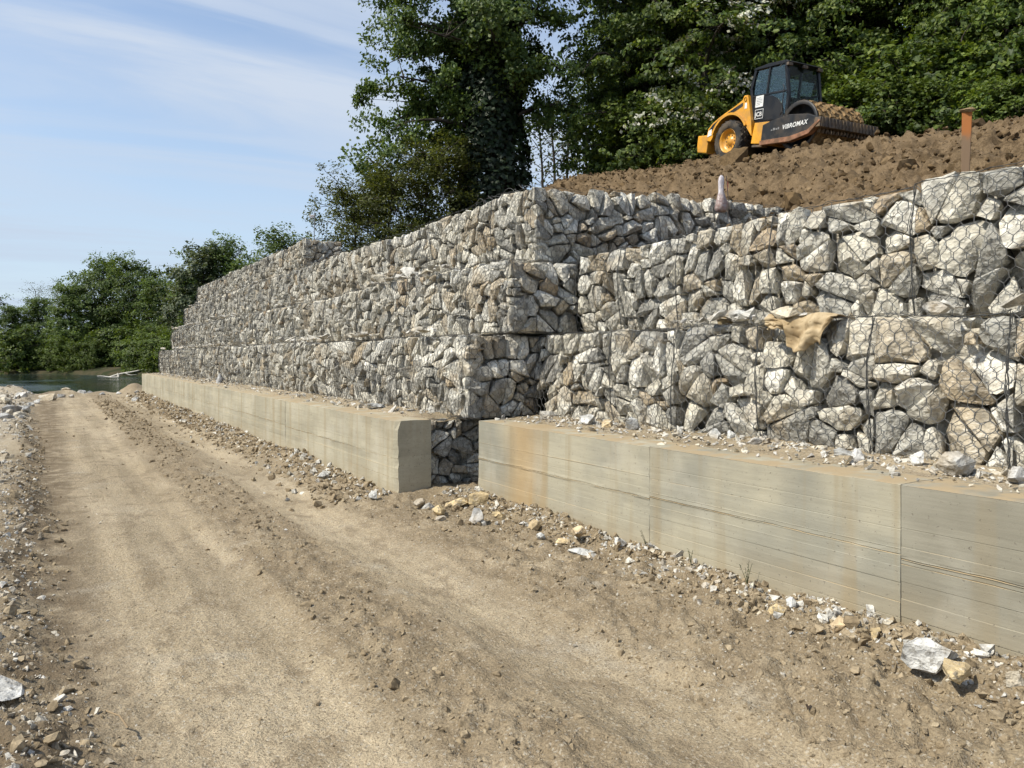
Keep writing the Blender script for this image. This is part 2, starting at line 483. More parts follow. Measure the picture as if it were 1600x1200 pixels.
def soil_material():
    t = NT('moist_brown_soil', 0.95, 0.15)
    a = t.noise(1.1, 5, 0.6); b_ = t.noise(6.0, 6, 0.68); f = t.noise(40.0, 4, 0.7)
    c = t.mix(t.rng(a, 0.35, 0.65), (0.082, 0.055, 0.029), (0.160, 0.112, 0.064))
    c = t.mix(t.rng(b_, 0.42, 0.66), c, (0.178, 0.126, 0.074))
    c = t.mix(1.0, c, t.rng(f, 0.3, 0.7, 0.7, 1.25), 'MULTIPLY')
    # leaf litter and moss under the trees
    x = t.sep(t.pos)[0]; yv = t.sep(t.pos)[1]
    u = t.math('ADD', x, t.math('MULTIPLY', yv, 0.1))
    fl = t.rng(t.math('ADD', u, t.math('MULTIPLY', a, 3.0)), 23.2, 25.0)
    v = t.math('ADD', t.math('MULTIPLY', x, -0.468), t.math('MULTIPLY', yv, 0.884))
    fl = t.math('MAXIMUM', fl, t.rng(t.math('ADD', v, a), 14.8, 17.0))
    c = t.mix(fl, c, t.mix(t.rng(b_, 0.4, 0.6), (0.035, 0.045, 0.016), (0.075, 0.060, 0.030)))
    b = t.bump(t.math('ADD', b_, t.math('MULTIPLY', f, 0.5)), 0.8, 0.05)
    return t.done(c, b)
SOIL = soil_material()

# ------------------------------------------------------------------ ground, river, hillside
th = np.concatenate([np.radians(np.linspace(-180, -8, 60)), np.radians(np.linspace(-6, 68, 350)), np.radians(np.linspace(70, 180, 40))])
X, Y, F = polar_grid(0.35, 62.0, lambda r: 1.0075 if 2.2 < r < 12 else 1.012, th)
Z = ground_z(X, Y)
V = np.stack([X, Y, Z], 1)
V, F = keep_faces(V, F[:, ::-1], (X < 4.45) & (X > -14) & (Y > -40) & (Y < 50))
road = obj('dirt_road', fast_mesh('dirt_road', V, F, True), DIRT)
tag(road, kind='structure')

def water_material():
    t = NT('river_water', 0.05, 0.5)
    n = t.noise(0.9, 4, 0.6, t.map(t.pos, (1.0, 0.35, 1)))
    n2 = t.noise(0.12, 3, 0.5, t.map(t.pos, (1.0, 0.35, 1)))
    t.b.inputs['IOR'].default_value = 1.33
    c = t.mix(t.rng(n2, 0.4, 0.6), (0.018, 0.030, 0.026), (0.028, 0.042, 0.036))
    b = t.bump(t.math('ADD', n, t.math('MULTIPLY', t.noise(4.0, 3, 0.6), 0.25)), 0.16, 0.35)
    return t.done(c, b, t.rng(n2, 0.4, 0.62, 0.05, 0.22))
g = np.array([[-2500, -300, 0], [1200, -300, 0], [1200, 3500, 0], [-2500, 3500, 0]], float); g[:, 2] = WATER_Z
river = obj('river', fast_mesh('river', g, np.array([[0, 1, 2, 3]])), water_material())
tag(river, kind='structure')

th = np.radians(np.concatenate([np.linspace(0, 12, 25), np.linspace(12.3, 66, 290), np.linspace(67, 120, 30)]))
X, Y, F = polar_grid(6.1, 130.0, 1.0075, th)
Z = hill_z(X, Y) + hill_rough(X, Y)
ok = (((X > 5.9) & (Y < 7.75)) | ((X > 5.6) & (Y > 7.4) & (X > 9.3)) | ((X > 5.75) & (Y >= 8.6))) & (Y > -9)
V, F = keep_faces(np.stack([X, Y, Z], 1), F[:, ::-1], ok)
hill = obj('soil_slope', fast_mesh('soil_slope', V, F, True), SOIL)
tag(hill, kind='structure')

# far bank of the river, beyond the bend
def bank_strip(pts, depth, rise):
    Vb, Fb = [], []
    for (x, y) in pts:
        d = np.array([x, y]) / math.hypot(x, y)
        for k, (s, z) in enumerate(((0, -0.6), (2.5, 0.5), (8, 1.2), (depth, rise))):
            p = np.array([x, y]) + d * s
            Vb.append((p[0], p[1], WATER_Z + z))
    n = len(pts)
    for i in range(n - 1):
        for k in range(3):
            a = i * 4 + k; Fb.append((a, a + 4, a + 5, a + 1))
    return np.array(Vb), np.array(Fb)
def fwd(px, t):
    k = (px - 800) / 1209.0
    return (t * (math.sin(YAW) + k * math.cos(YAW)), t * (math.cos(YAW) - k * math.sin(YAW)))
BANK = [fwd(a, t) for a, t in ((-900, 150), (-400, 150), (0, 131), (100, 128), (200, 117), (260, 105), (330, 98), (450, 96), (700, 110), (1200, 130))]
V, F = bank_strip(BANK, 1800, 16)
tB = NT('bank_earth', 0.95, 0.1)
bank = obj('far_bank', fast_mesh('far_bank', V, F), tB.done(tB.mix(tB.rng(tB.noise(0.4, 5, 0.6), 0.4, 0.6), (0.03, 0.036, 0.016), (0.06, 0.052, 0.03))))
tag(bank, kind='structure')

# ------------------------------------------------------------------ concrete footing walls
def concrete_material(name, base_a, base_b, stain, rusty):
    t = NT(name, 0.88, 0.2)
    s = t.sep(t.pos)
    board = t.math('FLOOR', t.math('DIVIDE', s[2], 0.098))
    seg = t.math('FLOOR', t.math('DIVIDE', t.math('ADD', s[1], t.math('MULTIPLY', t.white(board), 7.0)), 2.1))
    cv = t.n.new('ShaderNodeCombineXYZ'); t.put(cv.inputs[0], board); t.put(cv.inputs[1], seg)
    br = t.white(cv.outputs[0], '2D')
    big = t.noise(1.3, 5, 0.6)
    grain = t.noise(22.0, 5, 0.65, t.map(t.pos, (1, 0.12, 2.2)))
    speck = t.noise(42.0, 3, 0.6)
    drip = t.noise(5.0, 4, 0.55, t.map(t.pos, (1.0, 1.0, 0.07)))
    c = t.mix(t.rng(big, 0.35, 0.65), base_a, base_b)
    c = t.mix(1.0, c, t.rng(br, 0, 1, 0.92, 1.06, False), 'MULTIPLY')
    c = t.mix(1.0, c, t.rng(grain, 0.3, 0.7, 0.94, 1.05), 'MULTIPLY')
    c = t.mix(t.math('MULTIPLY', t.rng(drip, 0.50, 0.66), stain), c, (0.265, 0.205, 0.115))
    c = t.mix(t.math('MULTIPLY', t.rng(t.noise(2.3, 4, 0.6), 0.50, 0.70), 0.25), c, (0.44, 0.415, 0.35))
    # clay splashed along the foot of the wall
    c = t.mix(t.math('MULTIPLY', t.rng(t.math('ADD', s[2], t.math('MULTIPLY', big, 0.5)), 0.62, 0.22), 0.4), c, (0.36, 0.275, 0.16))
    if rusty is not None:
        d = t.math('ABSOLUTE', t.math('SUBTRACT', t.math('ADD', s[1], t.math('MULTIPLY', drip, 0.5)), rusty))
        c = t.mix(t.math('MULTIPLY', t.rng(d, 0.50, 0.02), 0.5), c, (0.40, 0.245, 0.085))
    c = t.mix(t.math('MULTIPLY', t.rng(speck, 0.62, 0.70), 0.5), c, (0.15, 0.13, 0.105))
    # soil dust on the flat top
    nz = t.sep(t.nrm)[2]
    c = t.mix(t.math('MULTIPLY', t.math('MULTIPLY', t.rng(nz, 0.6, 0.9), 1.0), t.rng(t.noise(5, 5, 0.6), 0.35, 0.6)), c, (0.34, 0.265, 0.165))
    b = t.bump(t.math('ADD', grain, t.noise(70.0, 3, 0.7)), 0.22, 0.005)
    b = t.bump(t.math('SUBTRACT', 1.0, t.rng(speck, 0.64, 0.74)), 0.4, 0.006, b)
    return t.done(c, b)
CONC_A = concrete_material('warm_board_marked_concrete', (0.315, 0.290, 0.218), (0.400, 0.366, 0.278), 0.45, None)
CONC_B = concrete_material('stained_board_marked_concrete', (0.265, 0.254, 0.206), (0.365, 0.336, 0.255), 0.45, 6.75)
CONC_C = concrete_material('grey_board_marked_concrete', (0.225, 0.210, 0.165), (0.285, 0.268, 0.215), 0.25, None)

def concrete_panel(name, x0, thick, y0, y1, mat, parent, base, seed, joint_z=0.475, chamfer_south=False, tone=0):
    """board-marked panel: its face is strips of form boards with fins between, and a ragged cold joint"""
    rg = np.random.default_rng(seed)
    zs, xs = [], []
    z = -0.45
    edges = [-0.45]
    while z < CONC_TOP - 0.15:
        z += rg.uniform(0.085, 0.112); edges.append(z)
    edges[-1] = CONC_TOP
    for a, b in zip(edges[:-1], edges[1:]):
        off = rg.uniform(-0.0022, 0.0022)
        zs += [a + 0.003, (a + b) / 2, b - 0.003]; xs += [off, off + rg.uniform(-.001, .001), off]
        zs += [b]; xs += [-0.003 if rg.random() < 0.6 else 0.002]
    zs, xs = zs[:-1], xs[:-1]
    # the joint between the two lifts
    for dz, dx in ((-0.010, 0.0), (-0.004, 0.003), (0.0, -0.006), (0.004, 0.001), (0.010, 0.0)):
        zs.append(joint_z + dz); xs.append(dx)
    order = np.argsort(zs); zs = np.array(zs)[order]; xs = np.array(xs)[order]
    zs = np.append(zs, [CONC_TOP - 0.012, CONC_TOP]); xs = np.append(xs, [0.0, -0.010])
    zs = np.maximum.accumulate(zs + np.arange(len(zs)) * 1e-5)
    ny = max(8, int((y1 - y0) / 0.06))
    ys = np.linspace(y0, y1, ny)
    ZZ, YY = np.meshgrid(zs, ys, indexing='ij')
    XX = np.broadcast_to(xs[:, None], ZZ.shape).copy()
    jn = np.exp(-((ZZ - joint_z) / 0.03) ** 2)
    YYn = YY
    ZZ = ZZ + jn * (0.009 * fbm(YYn * 3.3, ZZ * 0, 0, seed, 4)) + 0.002 * vnoise(YY * 1.5, ZZ * 9, 0, seed + 3)
    XX = XX * (0.5 + 0.9 * np.abs(vnoise(YY * 0.7, ZZ * 9, 0, seed + 5))) + jn * 0.005 * fbm(YY * 7, ZZ * 40, 0, seed + 1, 3)
    XX = XX + 0.004 * fbm(YY * 0.8, ZZ * 1.5, 0, seed + 9, 2)
    top = ZZ > CONC_TOP - 0.02
    ZZ = np.where(top, ZZ - 0.008 * np.abs(fbm(YY * 5, ZZ, 0, seed + 7, 4)), ZZ)
    if chamfer_south:
        e = np.exp(-((YY - y0) / 0.05) ** 2)
        XX = XX - e * (0.03 + 0.02 * fbm(ZZ * 6, YY, 0, seed + 8, 3)) - e * sstep(0.80, 0.88, ZZ) * 0.03
    n, m = ZZ.shape
    front = np.stack([x0 - XX, YY, ZZ], -1)
    rows = [front]
    topb = front[-1].copy(); topb[:, 0] = x0 + thick; topb[:, 2] = CONC_TOP + 0.004 * fbm(ys * 3, ys * 0, 0, seed + 2, 3)
    mid = (front[-1] * 0.6 + topb * 0.4); mid[:, 2] += 0.004
    bot = topb.copy(); bot[:, 2] = -0.45
    G = np.concatenate([front.reshape(-1, 3), mid, topb, bot])
    F = []
    rowsN = n + 3
    for i in range(rowsN - 1):
        a = i * m
        j = np.arange(m - 1)
        F.append(np.stack([a + j + 1, a + j, a + m + j, a + m + j + 1], -1))
    F = np.concatenate(F)
    bm = bmesh.new()
    vs = [bm.verts.new(p) for p in (G - np.array(base))]
    for q in F: bm.faces.new([vs[k] for k in q])
    for side in (0, m - 1):
        loop = [vs[i * m + side] for i in range(rowsN)]
        try: bm.faces.new(loop if side == 0 else loop[::-1])
        except ValueError: pass
    return bm_obj(name, bm, mat, parent)

def footing(label, x0, thick, spans, seed, mats, south_chamfer=False):
    base = (x0, spans[0][0], 0.0)
    e = empty('concrete_footing_wall', base)
    tag(e, label, 'wall')
    for i, (a, b) in enumerate(spans):
        concrete_panel('concrete_panel', x0 - 0.0025 * (i % 2), thick, a + 0.0018, b - 0.0018, mats[i % len(mats)], e, base, seed + i * 13, 0.475 + 0.02 * (i % 2), south_chamfer and i == 0)
    return e
footing('long board-marked concrete footing wall under the far gabions, ending in a free-standing end', 3.2, 0.42,
        [(7.82, 12.4), (12.4, 17.6), (17.6, 23.2), (23.2, 29.0), (29.0, 34.9)], 100, [CONC_A], True)
footing('short grey board-marked concrete wall with two pour joints beside the road', 4.0, 0.42,
        [(4.62, 7.42), (2.55, 4.62), (-1.2, 2.55)], 300, [CONC_B, CONC_B, CONC_C])
# the far end of the long wall returns to the gabions
# soil fill between the concrete and the gabion faces
def ledge(name, x0, x1, y0, y1, seed):
    nx, ny = 16, int((y1 - y0) / 0.05)
    Xg, Yg = np.meshgrid(np.linspace(x0, x1, nx), np.linspace(y0, y1, ny), indexing='ij')
    zz = CONC_TOP + 0.006 + 0.03 * sstep(x0 + 0.1, x1, Xg) + 0.016 * fbm(Xg * 6, Yg * 6, 0, seed, 4) - 0.05 * sstep(x0 + 0.25, x0, Xg) - 0.07 * sstep(y0 + 0.16, y0, Yg)
    i = np.arange(nx - 1)[:, None] * ny; j = np.arange(ny - 1)[None, :]
    F = np.stack([i + j, i + ny + j, i + ny + j + 1, i + j + 1], -1).reshape(-1, 4)
    o = obj(name, fast_mesh(name, np.stack([Xg.ravel(), Yg.ravel(), zz.ravel()], 1), F, True), DUST)
    return tag(o, kind='structure')
ledge('ledge_soil', 3.38, 4.25, 8.06, 35.2, 400)
ledge('ledge_soil', 4.16, 5.15, -1.2, 7.5, 410)

# ------------------------------------------------------------------ gabions
def clip_poly(P, nx, ny, c):
    """keep the part of convex polygon P where nx*x + ny*y <= c"""
    out = []
    n = len(P)
    d = [nx * p[0] + ny * p[1] - c for p in P]
    for i in range(n):
        j = (i + 1) % n
        if d[i] <= 0: out.append(P[i])
        if (d[i] < 0 < d[j]) or (d[j] < 0 < d[i]):
            t = d[i] / (d[i] - d[j])
            out.append((P[i][0] + t * (P[j][0] - P[i][0]), P[i][1] + t * (P[j][1] - P[i][1])))
    return out

def pack_cells(w, h, mean, rg):
    """irregular convex cells that fill a w x h panel, like blocks fitted by hand"""
    pts, rad = [], []
    target = w * h / (mean * mean * 0.80)
    tries = 0
    rs = np.sort(np.clip(rg.lognormal(math.log(mean * 0.5), 0.42, int(target * 3)), mean * 0.24, mean * 1.0))[::-1]
    for r in rs:
        for _ in range(14):
            x, y = rg.uniform(r * 0.45, w - r * 0.45), rg.uniform(r * 0.45, h - r * 0.45)
            ok = True
            for (a, b), q in zip(pts, rad):
                if (a - x) ** 2 + (b - y) ** 2 < (0.90 * (r + q)) ** 2: ok = False; break
            if ok:
                pts.append((x, y)); rad.append(r); break
    P = np.array(pts); Rd = np.array(rad)
    cells = []
    for i in range(len(P)):
        poly = [(0, 0), (w, 0), (w, h), (0, h)]
        d2 = ((P - P[i]) ** 2).sum(1)
        for j in np.argsort(d2)[1:22]:
            nx, ny = P[j] - P[i]
            c = 0.5 * ((P[j] ** 2).sum() - (P[i] ** 2).sum() + Rd[i] ** 2 - Rd[j] ** 2)
            poly = clip_poly(poly, nx, ny, c)
            if len(poly) < 3: break
        if len(poly) >= 3: cells.append(np.array(poly))
    out = []
    for P in cells:
        # some blocks are wedged in as split pieces: cut the cell along a slanting line
        area = abs(0.5 * np.sum(P[:, 0] * np.roll(P[:, 1], -1) - P[:, 1] * np.roll(P[:, 0], -1)))
        if area > (mean * 0.75) ** 2 and rg.random() < 0.5 or area > (mean * 1.5) ** 2:
            c = P.mean(0); Q = P - c
            u, s_, vt = np.linalg.svd(Q); a = math.atan2(vt[0, 1], vt[0, 0]) + rg.normal(0, 0.55)
            nx, ny = math.cos(a), math.sin(a); off = nx * c[0] + ny * c[1] + rg.normal(0, 0.12) * mean
            A = clip_poly([tuple(p) for p in P], nx, ny, off); B = clip_poly([tuple(p) for p in P], -nx, -ny, -off)
            out += [np.array(q) for q in (A, B) if len(q) >= 3]
        else: out.append(P)
    return out

def hull_rock(pts, jitter=0.0, seed=0, cuts=0, freq=11.0):
    bm = bmesh.new()
    for p in pts: bm.verts.new(p)
    r = bmesh.ops.convex_hull(bm, input=bm.verts)
    bad = [g for g in r['geom_interior'] if isinstance(g, bmesh.types.BMVert)] + [g for g in r['geom_unused'] if isinstance(g, bmesh.types.BMVert)]
    if bad: bmesh.ops.delete(bm, geom=list(set(bad)), context='VERTS')
    for _ in range(cuts):
        bmesh.ops.subdivide_edges(bm, edges=bm.edges, cuts=1, use_grid_fill=True)
    if jitter:
        s = Vector((seed * 1.37 % 31, seed * 2.11 % 29, seed * 0.73 % 37))
        for v in bm.verts:
            v.co += mnoise.noise_vector(v.co * freq + s) * jitter + mnoise.noise_vector(v.co * freq * 2.7 + s) * jitter * 0.45
    return bm

def stone_points(poly, rg):
    """3-D points (u, v, depth) of one block; depth 0 is the plane of the netting, negative goes into the basket"""
    c = poly.mean(0)
    size = math.sqrt(abs(0.5 * np.sum(poly[:, 0] * np.roll(poly[:, 1], -1) - poly[:, 1] * np.roll(poly[:, 0], -1))))
    if size < 0.035: return None, 0
    gap = rg.uniform(0.004, 0.015) if rg.random() < 0.85 else rg.uniform(0.015, 0.030)
    if size < 0.07 and rg.random() < 0.35: return None, 0          # a hole left between the blocks
    d = poly - c
    L = np.linalg.norm(d, axis=1) + 1e-6
    rim = c + d * (np.clip((L - gap * 1.25) / L, 0.3, 1))[:, None]
    # chip the corners so that no two blocks meet in a clean point
    nxt, prv = np.roll(rim, -1, 0), np.roll(rim, 1, 0)
    k1, k2 = rg.uniform(0.02, 0.22, len(rim))[:, None], rg.uniform(0.02, 0.22, len(rim))[:, None]
    rim2 = np.concatenate([rim + (nxt - rim) * k1, rim + (prv - rim) * k2])
    tilt = rg.normal(0, 0.26, 2)
    out = []
    def dep(q): return (q - c) @ tilt
    mx = np.max(rim2 @ tilt - c @ tilt) * 0.75 + (rg.uniform(0, 0.02) if rg.random() < 0.75 else rg.uniform(0.02, 0.06))
    edge = min(0.060, 0.24 * size)
    for q in rim2: out.append((q[0], q[1], dep(q) - mx - edge * rg.uniform(0.25, 0.95)))
    # a few proud points: the block breaks into a handful of broad facets
    for _ in range(rg.integers(2, 5)):
        q = rim2[rg.integers(len(rim2))]; p = c + (q - c) * rg.uniform(0.15, 0.80)
        out.append((p[0], p[1], dep(p) - mx + edge * rg.uniform(-0.15, 0.45)))
    for q in rim2[::2]:
        p = c + (q - c) * 0.95; out.append((p[0], p[1], -mx - edge - 0.05 - rg.uniform(0, 0.05)))
        p = c + (q - c) * 0.60; out.append((p[0], p[1], -0.22 - rg.uniform(0, 0.06)))
    out = np.array(out); out[:, 2] = np.minimum(out[:, 2], 0.004)
    return out, size

def deform(u_world, zloc, h, seed, amp):
    """how far the netting bellies out, and how far the basket sags, at a place on a face"""
    t = np.clip(zloc / h, 0, 1)
    bel = amp * (0.045 * np.sin(math.pi * np.clip(t, 0, 1)) + 0.035 * vnoise(np.asarray(u_world) * 1.1, zloc * 1.6, 0, seed) + 0.014 * vnoise(np.asarray(u_world) * 4.1, zloc * 4.3, 0, seed + 3))
    sag = amp * t * (0.035 * vnoise(np.asarray(u_world) * 0.45, zloc * 0, 0, seed + 5) + 0.018 * vnoise(np.asarray(u_world) * 2.2, zloc * 0, 0, seed + 6) - 0.012)
    return bel, sag

def hexnet(w, h, cw, ch, rg):
    """segments (u, v) of double-twisted hexagonal netting"""
    row = ch * 0.72
    nr, nc = int(h / row) + 2, int(w / cw) + 2
    A, B, K = [], [], []
    tw = ch * 0.40
    for r in range(-1, nr):
        y0 = r * row
        sh = 0.5 * cw * (r % 2)
        for c in range(-1, nc):
            x = c * cw + sh
            A.append((x, y0)); B.append((x, y0 + tw)); K.append(1)
            for s in (-0.5, 0.5):
                A.append((x, y0 + tw)); B.append((x + s * cw, y0 + row)); K.append(0)
    A, B, K = np.array(A), np.array(B), np.array(K)
    ok = (A[:, 0] >= 0) & (A[:, 0] <= w) & (B[:, 0] >= 0) & (B[:, 0] <= w) & (A[:, 1] >= 0) & (B[:, 1] <= h) & (A[:, 1] <= h)
    return A[ok], B[ok], K[ok]

N_STONE = [0]
def gabion(label, group, faces, base, mean, seed, single=True, cuts=1, net=(0.085, 0.105, 0.0019), amp=1.0, top_rag=0.035, core=None, stone_mat=None):
    """faces: list of (origin, udir, outward normal, width, height); origin is the lower corner of the face"""
    rg = np.random.default_rng(seed)
    e = empty('gabion_basket', base)
    tag(e, label, 'gabion', group)
    base = np.array(base)
    joined = []
    netV, netF, noff = [], [], 0
    wires = []
    for fi, (org, ud, nd, w, h) in enumerate(faces):
        org, ud, nd = np.array(org, float), np.array(ud, float), np.array(nd, float)
        u0 = float(org @ np.abs(ud))
        sgn = float(np.sum(ud))
        dseed = int(abs(org[2]) * 10) * 7 + (900 if abs(nd[1]) > 0.5 else 0) + int(abs(org @ nd) * 3)
        def place(u, v, d):
            bel, sag = deform(u0 + sgn * u, v, h, dseed, amp)
            return org + u[:, None] * ud + (d + bel)[:, None] * nd + (v + sag)[:, None] * np.array([0, 0, 1.0])
        for poly in pack_cells(w, h, mean, rg):
            pts, size = stone_points(poly, rg)
            if pts is None: continue
            if poly[:, 1].max() > h - 0.01 and top_rag:
                c = pts[:, 1].mean(); k = 1 + rg.uniform(-0.02, 0.09) * top_rag / 0.035
                pts[:, 1] = pts[:, 1].min() + (pts[:, 1] - pts[:, 1].min()) * k
            P = place(pts[:, 0], pts[:, 1], pts[:, 2])
            N_STONE[0] += 1
            if single:
                bm = hull_rock(P - base, min(0.016, size * 0.075), N_STONE[0], cuts, 13.0)
                bm_obj('stone', bm, stone_mat or STONE, e)
            else:
                bm = hull_rock(P - base, 0.010, N_STONE[0], 0)
                me = [np.array([v.co[:] for v in bm.verts]), [[v.index for v in f.verts] for f in (bm.verts.index_update() or bm.faces)]]
                bm.free(); joined.append(me)
        # netting
        if net:
            A, B, K = hexnet(w, h, net[0], net[1], rg)
            def wob(Q):
                return np.stack([Q[:, 0] + 0.012 * vnoise(Q[:, 0] * 9, Q[:, 1] * 9, 0, seed) + 0.02 * vnoise(Q[:, 0] * 2, Q[:, 1] * 2, 0, seed + 1),
                                 Q[:, 1] + 0.012 * vnoise(Q[:, 0] * 9, Q[:, 1] * 9, 0, seed + 2) + 0.02 * vnoise(Q[:, 0] * 2, Q[:, 1] * 2, 0, seed + 4),
                                 0.010 + 0.007 * vnoise(Q[:, 0] * 6, Q[:, 1] * 6, 0, seed + 6)], 1)
            qa, qb = wob(A), wob(B)
            pa, pb = place(qa[:, 0], qa[:, 1], qa[:, 2]), place(qb[:, 0], qb[:, 1], qb[:, 2])
            v_, f_ = seg_prisms(pa - base, pb - base, np.where(K == 1, net[2] * 1.35, net[2]))
            obj('wire_mesh', fast_mesh('wire_mesh', v_, f_), WIRE, e)
        # laced selvedge wires along the rim
        for (ua, va, ub, vb) in ((0, 0, 0, h), (w, 0, w, h), (0, h, w, h), (0, 0.01, w, 0.01)):
            for q in range(2 if single else 1):
                n = max(4, int(max(abs(ub - ua), abs(vb - va)) / 0.05))
                s = np.linspace(0, 1, n)
                uu = ua + (ub - ua) * s + rg.normal(0, 0.004, n) + 0.010 * vnoise(s * 9, s * 0 + q, 0, seed + q)
                vv = va + (vb - va) * s + rg.normal(0, 0.006, n) + 0.012 * vnoise(s * 9, s * 0 + 7 + q, 0, seed + q)
                wires.append((place(uu, vv, 0.012 + rg.normal(0, 0.004, n)) - base, 0.0026 if single else 0.004))
    if joined:
        Vj, Fj, off = [], [], 0
        for v_, f_ in joined:
            Vj.append(v_); Fj += [[a + off for a in f] for f in f_]; off += len(v_)
        me = bpy.data.meshes.new('stone_fill')
        me.from_pydata(np.concatenate(Vj).tolist(), [], Fj)
        o = obj('stone_fill', me, stone_mat or STONE, e); o['kind'] = 'stuff'
    v_, f_ = tube_mesh(wires, 4)
    obj('lacing_wire', fast_mesh('lacing_wire', v_, f_), WIRE, e)
    if core:
        (x0, y0, z0), (x1, y1, z1) = core
        bm = bmesh.new()
        bmesh.ops.create_cube(bm, size=1.0)
        for v in bm.verts:
            v.co = Vector((x0 + (v.co.x + .5) * (x1 - x0), y0 + (v.co.y + .5) * (y1 - y0), z0 + (v.co.z + .5) * (z1 - z0))) - Vector(base)
        bm_obj('inner_fill', bm, stone_mat or STONE, e)
    return e

ORD = ['first', 'second', 'third', 'fourth', 'fifth', 'sixth', 'seventh', 'eighth', 'ninth', 'tenth', 'eleventh', 'twelfth', 'thirteenth', 'fourteenth', 'fifteenth', 'sixteenth']
Z0 = CONC_TOP
UP_L = [Z0, Z0 + 0.97, Z0 + 1.84, Z0 + 2.78, Z0 + 3.70]      # tier levels, long wall
XL = [4.0, 4.5, 5.0, 5.5]                                    # tier faces, long wall
TIER = ['lowest', 'second', 'third', 'top']
W_N = (-1, 0, 0); S_N = (0, -1, 0)

# --- long wall, near corner at Y about 7.7 going away to Y = 36
for ti in range(4):
    x, za, zb = XL[ti], UP_L[ti], UP_L[ti + 1]
    h = zb - za
    y = [7.66, 7.55, 7.85, 19.5][ti]
    yend = 36.2
    k = 0
    while y < yend - 0.5:
        step = 1.0 if y < 10.5 else 2.0
        y2 = min(y + step, yend)
        if yend - y2 < 0.8: y2 = yend
        faces = [((x, y2, za), (0, -1, 0), W_N, y2 - y, h)]
        if k == 0:
            wS = [1.0, 0.95, 0.88, 1.0][ti]
            faces.append(((x, y, za), (1, 0, 0), S_N, wS, h))
        near = y < 16.5 or (ti == 3 and k == 0)
        seed = 1000 * (ti + 1) + k * 7
        where = 'at the near corner' if k == 0 else ORD[min(k, 15)] + ' beyond the near corner' if k < 16 else 'far'
        if k == 0: where = 'at its near corner'
        else: where = '%s after the corner' % ORD[k - 1]
        gabion('grey gabion basket in the %s tier of the long wall, %s' % (TIER[ti], where), 'gabion baskets of the long wall',
               faces, (x, y, za), 0.165 if near else 0.175, seed, single=near, cuts=1 if y < 12 else 0,
               net=(0.085, 0.105, 0.0023) if y < 15 else (0.13, 0.16, 0.0034) if y < 24 else (0.19, 0.24, 0.0045), amp=1.0,
               core=((x + 0.21, y + (0.21 if k == 0 else 0.0), za), (x + 0.98 + 0.02 * ti, y2 - (0.002), zb - 0.035)))
        y = y2; k += 1

# --- south return of the third tier, running back into the slope
xs = [5.88, 6.92, 7.95, 9.45]
for i in range(3):
    za = UP_L[2] - 0.25; zt = UP_L[3] + 0.04 + 0.07 * i
    gabion('gabion basket of the third-tier return running into the brown slope, %s from the wall corner' % ORD[i], 'gabion baskets of the return',
           [((xs[i], 7.87, za), (1, 0, 0), S_N, xs[i + 1] - xs[i], zt - za)], (xs[i], 7.87, za), 0.18, 7000 + i * 9, single=True, cuts=1,
           core=((xs[i] + 0.002, 8.08, za), (xs[i + 1] - 0.002, 8.85, zt - 0.06)))

# --- short wall on the near side of the step
XR = [4.9, 5.4]
UP_R = [Z0, Z0 + 0.97, Z0 + 1.93]
YR = [[7.62, 6.2, 5.3, 4.33, 3.33, 2.43, 1.4, 0.4], [7.5, 6.7, 5.8, 4.6, 3.33, 2.3, 1.3, 0.3]]
for ti in range(2):
    x, za, zb = XR[ti], UP_R[ti], UP_R[ti + 1]
    for k in range(len(YR[ti]) - 1):
        ya, yb = YR[ti][k + 1], YR[ti][k]
        mean = 0.168 + 0.022 * (yb < 4.4) + 0.012 * (yb < 6)
        zz = zb + (0.03 if (ti == 1 and ya < 2.4) else 0)
        gabion('pale gabion basket in the %s tier of the near wall, %s from inner corner' % (('lower', 'upper')[ti], ORD[k]), 'gabion baskets of the near wall',
               [((x, yb, za), (0, -1, 0), W_N, yb - ya, zz - za)], (x, ya, za), mean, 8000 + 100 * ti + k * 11, single=True, cuts=1, top_rag=0.05,
               net=(0.088, 0.112, 0.0026),
               core=((x + 0.22, ya + 0.002, za), (x + 0.98, yb - 0.002, zb - 0.035)))

# --- the basket showing in the notch between the two concrete walls
gabion('narrow gabion of wet grey rock in the notch between the two concrete walls', None,
       [((3.62, 8.02, -0.05), (1, 0, 0), S_N, 0.78, 0.925)], (3.62, 8.02, -0.05), 0.16, 9100, single=True, cuts=1, amp=0.3, top_rag=0,
       core=((3.64, 8.2, -0.05), (4.4, 8.9, 0.84)), stone_mat=None)
print('stones', N_STONE[0])

# ------------------------------------------------------------------ loose stones
def rock_templates(n, seed, pts=11, flat=1.0):
    rg = np.random.default_rng(seed); out = []
    for i in range(n):
        p = rg.normal(size=(pts, 3)); p /= np.linalg.norm(p, axis=1)[:, None]
        p *= rg.uniform(0.75, 1.0, (pts, 1)); p[:, 2] *= flat
        bm = hull_rock(p * 0.5); bmesh.ops.triangulate(bm, faces=bm.faces)
        bm.verts.index_update()
        V = np.array([v.co[:] for v in bm.verts]); F = np.array([[v.index for v in f.verts] for f in bm.faces]); bm.free()
        out.append((V, F))
    return out
TPL = rock_templates(14, 3, 9, 0.85)
FLAT = rock_templates(10, 5, 10, 0.38)
LUMP = rock_templates(12, 9, 17, 0.8)

